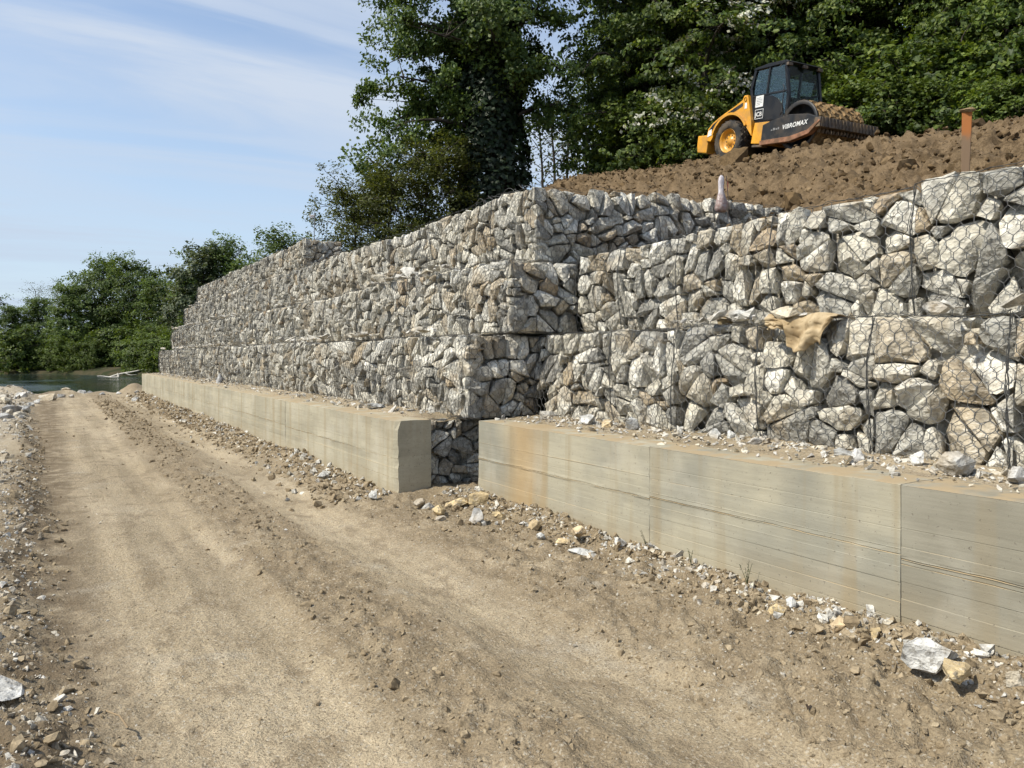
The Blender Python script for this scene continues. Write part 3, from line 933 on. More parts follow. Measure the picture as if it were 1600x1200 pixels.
def scatter(name, P, S, mat, seed, tpl=TPL, sink=0.25, stretch=0.5, tilt=0.5):
    """many small stones as one mesh: positions P (n,3), sizes S (n,)"""
    rg = np.random.default_rng(seed)
    n = len(P); pick = rg.integers(0, len(tpl), n)
    Vs, Fs, off = [], [], 0
    for k, (TV, TF) in enumerate(tpl):
        ids = np.nonzero(pick == k)[0]
        if not len(ids): continue
        m = len(ids)
        sc = S[ids][:, None] * (1 + stretch * rg.uniform(-0.6, 0.8, (m, 3)))
        a = rg.uniform(0, 2 * math.pi, m); b = rg.normal(0, tilt, m); c = rg.normal(0, tilt, m)
        v = TV[None] * sc[:, None, :]
        y, z = v[..., 1] * np.cos(b)[:, None] - v[..., 2] * np.sin(b)[:, None], v[..., 1] * np.sin(b)[:, None] + v[..., 2] * np.cos(b)[:, None]
        x = v[..., 0]
        x, z = x * np.cos(c)[:, None] + z * np.sin(c)[:, None], -x * np.sin(c)[:, None] + z * np.cos(c)[:, None]
        x, y = x * np.cos(a)[:, None] - y * np.sin(a)[:, None], x * np.sin(a)[:, None] + y * np.cos(a)[:, None]
        v = np.stack([x, y, z], -1) + P[ids][:, None, :]
        lift = -(v[..., 2] - P[ids][:, 2:3]).min(1) - S[ids] * sink
        v[..., 2] += lift[:, None]
        Vs.append(v.reshape(-1, 3)); Fs.append((TF[None] + (np.arange(m) * len(TV))[:, None, None] + off).reshape(-1, 3)); off += m * len(TV)
    o = obj(name, fast_mesh(name, np.concatenate(Vs), np.concatenate(Fs)), mat)
    return tag(o, kind='stuff')

rg = np.random.default_rng(77)
def ground_pts(n, xs, ys, dens=None, power=1.0):
    X = rg.uniform(*xs, n); Y = ys[0] + (ys[1] - ys[0]) * rg.random(n) ** power
    if dens is not None:
        k = rg.random(n) < dens(X, Y); X, Y = X[k], Y[k]
    return np.stack([X, Y, ground_z(X, Y)], 1)
def road_rough(X, Y):
    mid = np.exp(-((X - 1.62) / 0.33) ** 2); side = sstep(2.35, 2.9, X)
    return np.clip(0.03 + 0.85 * mid + side + 0.18 * sstep(0.0, 0.5, fbm(X * 0.9, Y * 0.5, 0, 12, 3)) + 0.2 * sstep(6, 3, Y), 0, 1)
P = ground_pts(17000, (-0.2, 4.0), (1.2, 14.0), lambda x, y: road_rough(x, y) * (x < wall_x(y)), 1.5)
S = np.clip(rg.lognormal(math.log(0.011), 0.58, len(P)), 0.004, 0.05); big_ = S > 0.014
scatter('dirt_clods', P[big_], S[big_], CLOD, 1, TPL, 0.45)
scatter('dirt_clods', P[~big_], S[~big_], CLOD, 51, TPL, 0.38)
P = ground_pts(3500, (-0.4, 3.3), (13, 36), lambda x, y: road_rough(x, y) * (x < 3.2))
scatter('dirt_clods', P, np.clip(rg.lognormal(math.log(0.03), 0.45, len(P)), 0.012, 0.1), CLOD, 2)
P = ground_pts(6500, (0.0, 4.0), (1.2, 13.0), lambda x, y: (0.15 + 0.6 * road_rough(x, y)) * sstep(-0.35, 0.35, fbm(x * 1.1, y * 0.7, 0, 77, 3)) * (x < wall_x(y)), 1.5)
scatter('road_gravel', P, np.clip(rg.lognormal(math.log(0.009), 0.5, len(P)), 0.004, 0.04), GRAVEL, 3)
# trodden clods along the churned strips
for (n_, xa, xb, ya, yb, pw, mn, sd_) in ((3800, 1.28, 1.98, 1.8, 30.0, 1.5, 0.023, 62), (4200, 2.55, 3.95, 1.4, 9.0, 1.2, 0.020, 63), (2600, 2.55, 3.15, 8.0, 34.0, 1.3, 0.050, 64)):
    P = ground_pts(n_, (xa, xb), (ya, yb), lambda x, y: (x < wall_x(y) - 0.05) * sstep(-0.45, 0.25, fbm(x * 1.6, y * 0.9, 0, sd_, 3)), pw)
    scatter('dirt_clods', P, np.clip(rg.lognormal(math.log(mn), 0.5, len(P)), 0.008, 0.075) * (1 + 0.06 * np.clip(P[:, 1] - 8, 0, 20)), CLOD, sd_, LUMP, 0.48)
# fine grit that gives the crust its grain close to the lens
GRIT = rock_templates(8, 15, 6, 0.8)
P = ground_pts(28000, (0.0, 4.0), (1.6, 8.5), lambda x, y: (0.35 + 0.65 * road_rough(x, y)) * (x < wall_x(y)), 1.5)
scatter('road_grit', P, np.clip(rg.lognormal(math.log(0.0065), 0.4, len(P)), 0.003, 0.014), CLOD, 61, GRIT, 0.3)
# the gravel bank on the river side of the road
P = ground_pts(19000, (-1.5, 0.5), (2.0, 13), lambda x, y: sstep(0.12, -0.3, x - berm_edge(y)), 1.3)
scatter('bank_gravel', P, np.clip(rg.lognormal(math.log(0.017), 0.55, len(P)), 0.006, 0.09), GRAVEL, 4)
P = ground_pts(6000, (-5.5, 0.2), (12, 38), lambda x, y: sstep(0.12, -0.3, x - berm_edge(y)))
scatter('bank_gravel', P, np.clip(rg.lognormal(math.log(0.06), 0.5, len(P)), 0.02, 0.24), GRAVEL, 5)
P = ground_pts(5000, (-0.7, 0.6), (1.5, 22), lambda x, y: np.exp(-((x - berm_edge(y) + 0.12) / 0.16) ** 2), 1.4)
scatter('dirt_clods', P, np.clip(rg.lognormal(math.log(0.024), 0.55, len(P)), 0.010, 0.10), CLOD, 6, LUMP)
# spoil along the foot of the concrete
def foot(n, y0, y1, s, spread, power=1.0):
    Y = y0 + (y1 - y0) * rg.random(n) ** power; X = wall_x(Y) - np.abs(rg.normal(0, spread, n)) - 0.01
    return np.stack([X, Y, ground_z(X, Y)], 1), np.clip(rg.lognormal(math.log(s), 0.5, n), 0.008, 0.15)
P, S = foot(1500, 1.2, 7.6, 0.026, 0.22); scatter('spoil_stones', P, S, CHIP, 7)
P, S = foot(1500, 7.85, 34, 0.045, 0.30); scatter('spoil_stones', P, S, CHIP, 8)
P, S = foot(1600, 1.2, 7.6, 0.03, 0.35); scatter('dirt_clods', P, S, CLOD, 9)
P, S = foot(1800, 7.85, 34, 0.05, 0.42); scatter('dirt_clods', P, S, CLOD, 10)
# chips lying on the ledge in front of the gabions
def ledge_pts(n, x0, x1, y0, y1, z):
    X = x1 - np.abs(rg.normal(0, (x1 - x0) * 0.45, n)); Y = rg.uniform(y0, y1, n)
    k = X > x0; return np.stack([X[k], Y[k], np.full(k.sum(), z) + 0.02 * sstep(x0, x1, X[k])], 1)
P = ledge_pts(1500, 4.1, 4.95, 0.2, 7.5, CONC_TOP + 0.012); scatter('ledge_chips', P, np.clip(rg.lognormal(math.log(0.030), 0.68, len(P)), 0.008, 0.10), CHIP, 11, FLAT)
P = ledge_pts(1500, 3.3, 4.05, 8.3, 35, CONC_TOP + 0.012); scatter('ledge_chips', P, np.clip(rg.lognormal(math.log(0.035), 0.6, len(P)), 0.012, 0.18), CHIP, 12, FLAT)
# chips caught on the step of each tier
for (x, z, y0, y1, n, sd) in ((4.12, UP_L[1], 7.7, 36, 260, 13), (4.62, UP_L[2], 7.7, 36, 240, 14), (5.12, UP_L[3], 19.5, 36, 70, 15), (5.04, UP_R[1], 0.4, 7.4, 190, 16)):
    Yp = rg.uniform(y0, y1, n); cl = vnoise(Yp * 0.9, Yp * 0, 0, sd) > -0.25; Yp = Yp[cl]
    P = np.stack([x - rg.uniform(0.02, 0.17, len(Yp)), Yp, np.full(len(Yp), z + 0.04)], 1)
    P[:, 2] += deform(Yp, np.full(len(Yp), 0.97), 0.97, 0, 0)[1]
    scatter('step_chips', P, np.clip(rg.lognormal(math.log(0.08 if n < 200 else 0.11), 0.5, len(P)), 0.02, 0.26), CHIP, sd + 20, FLAT, 0.1, 0.9, 0.25)

def unproject(px, py, z=None, X=None, Yv=None, t=None):
    """where the sight line of a photo pixel meets the plane z=, X= or Y= (used once, to read positions off the photo)"""
    k = (px - 800) / 1209.0; s = (557 - py) / 1209.0
    d = np.array([math.sin(YAW) + k * math.cos(YAW), math.cos(YAW) - k * math.sin(YAW), s])
    if z is not None: t = (z - EYE) / s
    elif X is not None: t = X / d[0]
    elif Yv is not None: t = Yv / d[1]
    return np.array([0, 0, EYE]) + d * t

def boulder(label, loc, size, mat, seed, rz=0.0, tilt=(0, 0), pts=16, name='loose_rock', group=None, cuts=2, sink=0.2):
    rg2 = np.random.default_rng(seed)
    p = rg2.normal(size=(pts, 3)); p /= np.linalg.norm(p, axis=1)[:, None]; p *= rg2.uniform(0.8, 1.0, (pts, 1))
    size = tuple(1.12 * q for q in size) if max(size) < 0.35 else size
    p = p * 0.5 * np.array(size)
    Mt = Matrix.Rotation(rz, 3, 'Z') @ Matrix.Rotation(tilt[0], 3, 'X') @ Matrix.Rotation(tilt[1], 3, 'Y')
    p = np.array([(Mt @ Vector(q))[:] for q in p])
    p[:, 2] -= p[:, 2].min() + sink * size[2]
    m = max(size)
    bm = hull_rock(p, m * 0.035, seed, cuts, 3.2 / m)
    o = bm_obj(name, bm, mat)
    o.location = loc
    return tag(o, label, 'rock', group)

def gb(px, py, label, size, mat, seed, rz=0, tilt=(0, 0), zoff=0.0, **kw):
    p = unproject(px, py, z=0.08)
    z = float(ground_z(p[0], p[1]))
    p = unproject(px, py, z=z); p[2] = z + zoff
    return boulder(label, p, size, mat, seed, rz, tilt, **kw)
gb(-6, 1090, 'large pale flat slab lying on the gravel bank at the road edge', (0.30, 0.42, 0.10), WHITE_ROCK, 501, 0.5, (0.12, 0.22), sink=0.0, pts=9, cuts=1)
gb(4, 1042, 'small dark stone beside the pale flat slab', (0.10, 0.14, 0.07), GREY_ROCK, 502)
gb(1456, 1040, 'white marble boulder against the near end of the grey concrete', (0.27, 0.20, 0.17), WHITE_ROCK, 503, -0.9, (0.2, 0.1))
gb(1395, 1046, 'flat yellow stone in front of the white marble boulder', (0.13, 0.09, 0.05), YELLOW_ROCK, 504)
gb(1490, 1052, 'yellow stone tucked under the white marble boulder', (0.20, 0.14, 0.09), YELLOW_ROCK, 505, 0.4)
gb(1314, 985, 'rounded yellow stone at the concrete foot, beside a small pointed one', (0.17, 0.12, 0.10), YELLOW_ROCK, 506, 0.3)
gb(1368, 998, 'small pointed yellow stone leaning on the concrete', (0.09, 0.07, 0.10), YELLOW_ROCK, 507, 0.2, pts=8)
gb(1215, 958, 'yellow stone half buried beside a grey one at the concrete foot', (0.14, 0.11, 0.09), YELLOW_ROCK, 508)
gb(1236, 948, 'small grey-white stone beside the half buried yellow one', (0.08, 0.07, 0.08), WHITE_ROCK, 509)
gb(912, 866, 'flat white stone lying alone on the spoil below the concrete', (0.24, 0.14, 0.06), WHITE_ROCK, 510, -0.6, (0.0, 0.1))
gb(880, 848, 'flat yellowish stone behind the flat white one', (0.16, 0.12, 0.05), YELLOW_ROCK, 511)
for (px, py, lb, sz, m, sd) in (
    (716, 797, 'largest yellow boulder in the notch between the concrete walls', (0.24, 0.18, 0.15), YELLOW_ROCK, 520),
    (746, 790, 'tan boulder at the foot of the notch, against the near wall end', (0.25, 0.18, 0.16), YELLOW_ROCK, 521),
    (685, 806, 'yellow stone left of the largest boulder in the notch', (0.15, 0.12, 0.11), YELLOW_ROCK, 522),
    (748, 818, 'pointed grey stone below the boulders of the notch', (0.19, 0.13, 0.15), GREY_ROCK, 523),
    (784, 812, 'tan wedge-shaped stone right of the pointed grey one', (0.16, 0.10, 0.10), YELLOW_ROCK, 524),
    (668, 796, 'small brown stone at the free end of the long concrete wall', (0.12, 0.10, 0.10), CHIP, 525),
    (655, 792, 'grey-brown stone by the corner of the free wall end', (0.13, 0.11, 0.08), CHIP, 526),
    (690, 818, 'small pale stone in front of the yellow one in the notch', (0.13, 0.09, 0.07), CHIP, 527),
    (585, 779, 'pair-like pale stone at the foot of the long concrete wall', (0.12, 0.10, 0.08), WHITE_ROCK, 528),
    (505, 748, 'white stone standing out on the spoil beside the long wall', (0.13, 0.10, 0.08), WHITE_ROCK, 529),
    (846, 842, 'small white stone on the spoil between two yellow ones', (0.08, 0.07, 0.06), WHITE_ROCK, 530),
    (836, 828, 'yellow-brown stone on the spoil heap right of the notch', (0.13, 0.10, 0.08), YELLOW_ROCK, 531),
    (905, 838, 'tan stone next to the concrete right of the notch', (0.14, 0.10, 0.08), YELLOW_ROCK, 532)):
    gb(px, py, lb, tuple(1.2 * q for q in sz), m, sd, sd * 0.7, sink=0.12)
for (px, py, lb, sz, m, sd) in (
    (1494, 742, 'white block on the concrete ledge in front of the near gabions', (0.22, 0.16, 0.11), WHITE_ROCK, 540),
    (1430, 728, 'small pale cube-shaped stone on the ledge beside the white block', (0.11, 0.10, 0.10), WHITE_ROCK, 541),
    (1340, 720, 'blue-grey stone on the concrete ledge', (0.14, 0.10, 0.09), GREY_ROCK, 542),
    (1318, 712, 'flat white stone behind the blue-grey one on the ledge', (0.16, 0.10, 0.05), WHITE_ROCK, 543),
    (1590, 756, 'grey stone at the edge of the ledge, nearest the camera', (0.12, 0.10, 0.07), GREY_ROCK, 544),
    (1142, 686, 'small white round stone on the ledge', (0.09, 0.08, 0.07), WHITE_ROCK, 545),
    (1117, 686, 'white stone next to the small round one on the ledge', (0.12, 0.09, 0.07), WHITE_ROCK, 546),
    (1178, 695, 'flat grey stone lying on the ledge edge', (0.12, 0.09, 0.05), GREY_ROCK, 547),
    (988, 672, 'white angular stone on the ledge, right of the yellowish one', (0.17, 0.13, 0.11), WHITE_ROCK, 548),
    (948, 668, 'yellowish flat stone between two white ones on the ledge', (0.22, 0.14, 0.08), YELLOW_ROCK, 549),
    (918, 664, 'white wedge on the ledge near the inner corner', (0.20, 0.13, 0.09), WHITE_ROCK, 550),
    (855, 652, 'flat pale stone in the inner corner of the ledge', (0.26, 0.14, 0.06), CHIP, 551),
    (588, 638, 'flat white stone on top of the long concrete wall', (0.34, 0.2, 0.09), WHITE_ROCK, 552),
    (342, 598, 'grey block fallen on top of the long wall', (0.40, 0.3, 0.22), GREY_ROCK, 553),
    (318, 590, 'white block on top of the long wall beside the grey one', (0.36, 0.3, 0.2), WHITE_ROCK, 554)):
    p = unproject(px, py, z=CONC_TOP + 0.015)
    boulder(lb, p, (sz[0], sz[1], sz[2] * 1.5), m, sd, sd * 0.9, (0.05, 0.05), sink=0.12)
for (px, py, lb, sz, m, sd) in (
    (1125, 503, 'long yellow-white flat stone on the step of the near wall', (0.15, 0.30, 0.12), YELLOW_ROCK, 560),
    (1152, 500, 'bright white flat stone beside the long yellow one on the step', (0.15, 0.24, 0.13), WHITE_ROCK, 561),
    (1462, 490, 'bright white stone on the step above a basket joint', (0.12, 0.18, 0.11), WHITE_ROCK, 562)):
    p = unproject(px, py, X=5.05); p[2] = UP_R[1] + 0.0
    boulder(lb, p, sz, m, sd, 0.1, sink=0.0)
# riprap along the shore at the end of the road
shore = [(27, 622, .75), (8, 634, .55), (18, 646, .6), (38, 640, .45), (74, 620, .8), (95, 616, .4), (128, 612, .5), (103, 613, .4), (160, 612, .35), (60, 625, .4), (30, 652, .4),
         (214, 613, .35), (212, 622, .3), (219, 621, .25), (8, 656, .45), (48, 630, .35), (112, 616, .3), (141, 611, .4), (186, 611, .35)]
for i, (px, py, s) in enumerate(shore):
    p = unproject(px, py, z=0.12); p[2] = float(ground_z(p[0], p[1]))
    boulder('white riprap boulder at the end of the road by the water', p, (s, s * 0.75, s * 0.62), (WHITE_ROCK, CHIP, GREY_ROCK)[(i * 7) % 3 if i % 3 else 0], 600 + i, i * 1.3, name='riprap_boulder', group='riprap along the shore', cuts=1)

# clods and stones lying about on the brown slope
n = 30000
X = rg.uniform(6.4, 22, n); Y = rg.uniform(-1, 26, n)
v = -0.468 * X + 0.884 * Y
k = (((Y < 7.7) | (X > 9.6) | (Y > 9.2))) & (v < 15) & ((X > 6.5) | (Y < 7))
X, Y = X[k], Y[k]
P = np.stack([X, Y, hill_z(X, Y) + hill_rough(X, Y)], 1)
S = np.clip(rg.lognormal(math.log(0.042), 0.62, len(P)), 0.016, 0.24); big_ = S > 0.055
scatter('soil_clods', P[big_], S[big_], RUST_CLOD, 40, LUMP, 0.3)
scatter('soil_clods', P[~big_], S[~big_], RUST_CLOD, 41, TPL, 0.3)
def sb(px, py, t, label, size, seed, rz=0.3):
    p = unproject(px, py, t=t); p[2] = float(hill_z(p[0], p[1]))
    return tag(boulder(label, p, size, RUST_CLOD, seed, rz, (0.5, 0.2), name='soil_clod'), cat='clod')
sb(1150, 250, 20.0, 'tall tilted slab of brown soil in front of the roller wheel', (0.55, 0.9, 1.1), 620, 0.6)
sb(1240, 300, 12.0, 'dark lump of soil above the return gabions', (0.5, 0.6, 0.4), 621)
sb(1530, 195, 15.0, 'large clod on the slope crest beside the painted stake', (0.6, 0.5, 0.4), 622)
sb(1420, 245, 12.0, 'rounded clod low on the brown slope', (0.5, 0.45, 0.3), 623)

# ------------------------------------------------------------------ small things of the site
# painted wooden stake with a clod on its head
ts = NT('stake_paint', 0.75, 0.3)
zsp = ts.sep(ts.pos)[2]
edge = ts.math('ADD', zsp, ts.math('MULTIPLY', ts.noise(14, 4, 0.6), 0.14))
STAKE = ts.done(ts.mix(ts.rng(edge, 3.42, 3.52), (0.20, 0.135, 0.085), (0.36, 0.135, 0.04)), ts.bump(ts.noise(30, 4, 0.6, ts.map(ts.pos, (1, 1, 0.1))), 0.5, 0.006))
p = unproject(1507, 272, X=6.55)
st = empty('marker_stake', (p[0], p[1], p[2] - 0.25), (0.03, -0.085, 0.45))
tag(st, 'orange painted wooden stake with a clod of soil on its head', 'stake')
bm = bmesh.new(); bmesh.ops.create_cube(bm, size=1.0)
for v in bm.verts:
    v.co = Vector((v.co.x * 0.028, v.co.y * (0.074 if v.co.z > 0 else 0.052), (v.co.z + 0.5) * 0.75))
bmesh.ops.bevel(bm, geom=bm.edges[:], offset=0.003, segments=1, affect='EDGES')
bm_obj('post', bm, STAKE, st)
rgx = np.random.default_rng(5); q = rgx.normal(size=(14, 3)); q /= np.linalg.norm(q, axis=1)[:, None]
bm = hull_rock(q * np.array([0.045, 0.062, 0.03]) + np.array([0, 0, 0.765]), 0.006, 5, 2, 30)
bm_obj('soil_cap', bm, RUST_CLOD, st)

# plastic bag hung on a thin stake in front of the return gabions
bag = empty('plastic_bag', tuple(unproject(1127, 332, Yv=7.62)))
tag(bag, 'translucent white plastic bag with reddish contents hung on a thin stake', 'bag')
tb = NT('bag_film', 0.35, 0.5)
zb_ = tb.sep(tb.pos)[2]
film = tb.done(tb.mix(tb.rng(tb.math('ADD', zb_, tb.math('MULTIPLY', tb.noise(18, 4), 0.12)), bag.location.z + 0.24, bag.location.z + 0.36),
               tb.mix(tb.rng(tb.noise(26, 4), 0.4, 0.6), (0.30, 0.20, 0.18), (0.38, 0.31, 0.29)), (0.50, 0.46, 0.48)), tb.bump(tb.noise(22, 4, 0.6), 0.9, 0.02))
prof = [(0.03, 0.0), (0.085, 0.01), (0.105, 0.06), (0.10, 0.13), (0.075, 0.20), (0.05, 0.27), (0.045, 0.34), (0.052, 0.42), (0.045, 0.47), (0.02, 0.505), (0.0, 0.51)]
ang = np.linspace(0, 2 * math.pi, 20, endpoint=False)
V = np.array([[r * math.cos(a) * (1 + 0.12 * math.sin(3 * a + z * 20)) * 0.9, r * math.sin(a) * 0.7 * (1 + 0.1 * math.cos(5 * a - z * 15)), z] for r, z in prof for a in ang])
F = np.array([[i * 20 + j, i * 20 + (j + 1) % 20, (i + 1) * 20 + (j + 1) % 20, (i + 1) * 20 + j] for i in range(len(prof) - 1) for j in range(20)])
obj('bag_film', fast_mesh('bag_film', V, F, True), film, bag)
v_, f_ = tube_mesh([(np.array([[0.05, -0.075, -0.10], [0.045, -0.08, 0.2], [0.035, -0.06, 0.49]]), 0.006)], 5)
obj('thin_stake', fast_mesh('thin_stake', v_, f_), simple('dark_stick', (0.06, 0.045, 0.04), 0.8), bag)
v_, f_ = tube_mesh([(np.array([[0.02, -0.06, 0.44], [0.075, -0.05, 0.42], [0.085, -0.04, 0.36], [0.06, -0.05, 0.30]]), 0.007)], 5)
obj('red_tape', fast_mesh('red_tape', v_, f_), simple('red_tape', (0.45, 0.14, 0.10), 0.5), bag)

# scrap of geotextile hanging over the step
def cloth_mesh():
    nu, nv = 44, 40
    V = []; keep = []
    a, b = unproject(1200, 510, X=4.86)[1], unproject(1306, 497, X=4.86)[1]
    for i in range(nu):
        s = i / (nu - 1)
        y = a + (b - a) * s
        # outline: short flap on one side, long tongue in the middle
        lower = 0.10 if s < 0.34 else 0.255 - 0.05 * abs(s - 0.55) / 0.25
        if s > 0.80: lower = 0.22 * (1 - s) / 0.2 + 0.015
        lower += 0.018 * float(vnoise(np.array(s * 23), np.array(0.0), 0, 91)) + 0.012 * float(vnoise(np.array(s * 7), np.array(0.0), 0, 92))
        for j in range(nv):
            t = j / (nv - 1)
            if t < 0.3:
                q = t / 0.3
                x = 5.06 - 0.20 * q; z = UP_R[1] + 0.012 + 0.035 * math.sin(q * math.pi * 0.55) - 0.01 * s
            else:
                q = (t - 0.3) / 0.7
                x = 4.86 - 0.045 * math.sin(min(1, q * 2.2) * math.pi / 2) + 0.01 * q; z = UP_R[1] + 0.035 - 0.01 * s - lower * q
            fold = 0.022 * math.sin(s * 17 + t * 5) + 0.03 * math.exp(-((s - 0.40) / 0.05) ** 2) - 0.035 * math.exp(-((s - 0.62) / 0.10) ** 2 - ((t - 0.62) / 0.16) ** 2)
            fold += 0.022 * float(vnoise(np.array(s * 8), np.array(t * 7), 0, 93)) + 0.010 * float(vnoise(np.array(s * 21), np.array(t * 17), 0, 94))
            V.append((x - fold * (0.25 + t), y, z + 0.012 * math.sin(s * 9 + 1)))
    F = [[i * nv + j, (i + 1) * nv + j, (i + 1) * nv + j + 1, i * nv + j + 1] for i in range(nu - 1) for j in range(nv - 1)]
    return fast_mesh('geotextile_scrap', np.array(V), np.array(F), True)
tcl = NT('geotextile', 0.95, 0.1)
cf = tcl.noise(9, 5, 0.6)
GEO = tcl.done(tcl.mix(tcl.math('MULTIPLY', tcl.rng(tcl.noise(24, 3, 0.5), 0.66, 0.72), 0.8), tcl.mix(tcl.rng(cf, 0.35, 0.65), (0.30, 0.22, 0.125), (0.45, 0.355, 0.225)), (0.10, 0.07, 0.035)), tcl.bump(tcl.noise(160, 3, 0.6), 0.3, 0.004))
cl_ = obj('geotextile_scrap', cloth_mesh(), GEO)
md = cl_.modifiers.new('thick', 'SOLIDIFY'); md.thickness = 0.006
tag(cl_, 'torn tan geotextile scrap draped over the step of the near gabions', 'cloth')

# survey rod with a ribbon on the far top tier
p = unproject(491, 372, Yv=19.7)
rod = empty('survey_rod', tuple(p)); tag(rod, 'thin grey survey rod with a pale ribbon above the top tier', 'rod')
v_, f_ = tube_mesh([(np.array([[0, 0, -0.5], [0, 0, 0.2], [0.01, 0, 0.66]]), 0.011)], 6)
obj('pole', fast_mesh('pole', v_, f_), simple('rod_metal', (0.25, 0.26, 0.28), 0.4, 0.5), rod)
V = np.array([[0, -0.01 * math.sin(i), 0.60 - 0.012 * i] for i in range(7)] + [[-0.11 - 0.03 * math.sin(i * 2), 0.03, 0.59 - 0.014 * i] for i in range(7)]) * np.array([1, 1, 1])
F = np.array([[i, i + 1, 7 + i + 1, 7 + i] for i in range(6)])
rb = obj('ribbon', fast_mesh('ribbon', V, F), simple('pale_ribbon', (0.70, 0.66, 0.66), 0.6), rod)

# stray netting ends that stand up from the third tier's corner
lw = []
for i in range(11):
    y0 = 7.9 + i * 0.13; n = 9; s = np.linspace(0, 1, n)
    lw.append((np.stack([5.02 + 0.35 * s - 0.08 * np.sin(s * 3), y0 + 0.7 * s + 0.1 * np.sin(s * 4 + i), UP_L[3] - 0.02 + (0.08 + 0.05 * math.sin(i * 2.1)) * np.sin(s * math.pi)], 1), 0.0035))
v_, f_ = tube_mesh(lw, 4)
tag(obj('loose_netting', fast_mesh('loose_netting', v_, f_), WIRE), 'loose curled netting wires on the third tier above the wall corner', 'wire')

# weeds at the foot of the concrete
WEED = simple('weed_green', (0.055, 0.07, 0.025), 0.7)
def weed(px, py, h, stems, label, seed):
    r2 = np.random.default_rng(seed); p = unproject(px, py, X=3.93); p[2] = float(ground_z(p[0], p[1])) - 0.01
    e = empty('weed', tuple(p)); tag(e, label, 'weed', None)
    tubes, LV, LF = [], [], []
    for k in range(stems):
        a = r2.uniform(0, 6.28); l = h * r2.uniform(0.6, 1.0); n = 6; s = np.linspace(0, 1, n)
        q = np.stack([math.cos(a) * 0.25 * l * s ** 1.5 - 0.02 * s, math.sin(a) * 0.3 * l * s ** 1.5, l * s], 1); tubes.append((q, 0.0022 * (1.2 - 0.6 * s)))
        for j in range(5):
            c = q[r2.integers(2, n)]; d = r2.normal(size=3); d /= np.linalg.norm(d); b = np.cross(d, [0, 0, 1.0]) * 0.4; sz = 0.022
            o_ = len(LV) * 1
            LV += [c, c + (d * 0.5 + b * 0.5) * sz, c + d * sz, c + (d * 0.5 - b * 0.5) * sz]; LF.append([o_, o_ + 1, o_ + 2, o_ + 3])
    v_, f_ = tube_mesh(tubes, 4); obj('stem', fast_mesh('stem', v_, f_), WEED, e)
    obj('leaf', fast_mesh('leaf', np.array(LV), np.array(LF)), WEED, e)
weed(1168, 925, 0.20, 5, 'tallest thin weed with several stems at the concrete foot', 31)
weed(1080, 897, 0.13, 3, 'small weed at the concrete foot between two others', 32)
weed(1011, 872, 0.15, 3, 'dark weed by the farther pour joint of the concrete', 33)
# dry leaf and twig on the road
p = unproject(1263, 1115, z=0.02); p[2] = float(ground_z(p[0], p[1])) + 0.006
V = np.array([[0.05 * (s - 0.5) * 2 * 0.5, 0.012 * math.sin(math.pi * s) * w, 0.010 * math.sin(math.pi * s) + 0.006 * abs(w)] for s in np.linspace(0, 1, 7) for w in (-1, 0, 1)])
F = np.array([[i * 3 + j, i * 3 + j + 1, i * 3 + j + 4, i * 3 + j + 3] for i in range(6) for j in range(2)])
lf = obj('dry_leaf', fast_mesh('dry_leaf', V, F, True), simple('dead_leaf', (0.05, 0.032, 0.02), 0.6)); lf.location = p; lf.rotation_euler = (0, 0, 0.6)
tag(lf, 'dark curled dry leaf lying on the road', 'leaf')
a, b = unproject(166, 1118, z=0.06), unproject(200, 1145, z=0.03)
v_, f_ = tube_mesh([(np.array([a, (a + b) / 2 + np.array([0.01, 0, 0.012]), b]) + np.array([0, 0, 0.02]), 0.004)], 5)
tag(obj('dry_twig', fast_mesh('dry_twig', v_, f_), simple('twig', (0.30, 0.22, 0.13), 0.9)), 'thin dry twig at the edge of the gravel bank', 'twig')

# fallen branch lying in the river
BLEACH = simple('bleached_wood', (0.50, 0.47, 0.42), 0.8)
p0 = unproject(152, 586, t=112); p0[2] = WATER_Z + 0.1
def br(a, b, ra, rb_, k): 
    s = np.linspace(0, 1, 8)[:, None]; A, B = unproject(*a, t=112), unproject(*b, t=112)
    q = A + (B - A) * s; q[:, 2] += 0.12 * np.sin(s[:, 0] * 5 + k); q[:, 1] += 0.3 * np.sin(s[:, 0] * 4 + k)
    return (q, np.linspace(ra, rb_, 8))
v_, f_ = tube_mesh([br((165, 592), (222, 576), 0.16, 0.07, 0), br((152, 589), (186, 588), 0.07, 0.10, 1), br((184, 585), (187, 592), 0.14, 0.12, 2), br((196, 583), (215, 587), 0.07, 0.03, 3)], 6)
tag(obj('fallen_branch', fast_mesh('fallen_branch', v_, f_, True), BLEACH), 'bleached fallen branch reaching out over the dark river', 'branch')

# ------------------------------------------------------------------ trees
def leaf_material(name, dark, mid, light, trans=0.35, clump=0.9):
    t = NT(name, 0.55, 0.35)
    c = t.ramp(t.isl, [(0.0, dark), (0.5, mid), (1.0, light)])
    n = t.noise(clump, 4, 0.6)
    c = t.mix(1.0, c, t.rng(n, 0.3, 0.7, 0.72, 1.2), 'MULTIPLY')
    oi = t.n.new('ShaderNodeObjectInfo')
    c = t.mix(1.0, c, t.rng(oi.outputs['Random'], 0, 1, 0.82, 1.15, False), 'MULTIPLY')
    t.put(t.b.inputs['Base Color'], c)
    tr = t.n.new('ShaderNodeBsdfTranslucent')
    t.l.new(t.mix(1.0, c, (1.25, 1.2, 0.6), 'MULTIPLY'), tr.inputs[0])
    mx = t.n.new('ShaderNodeMixShader'); mx.inputs[0].default_value = trans
    t.l.new(t.b.outputs[0], mx.inputs[1]); t.l.new(tr.outputs[0], mx.inputs[2])
    t.l.new(mx.outputs[0], t.n['Material Output'].inputs['Surface'])
    return t.m
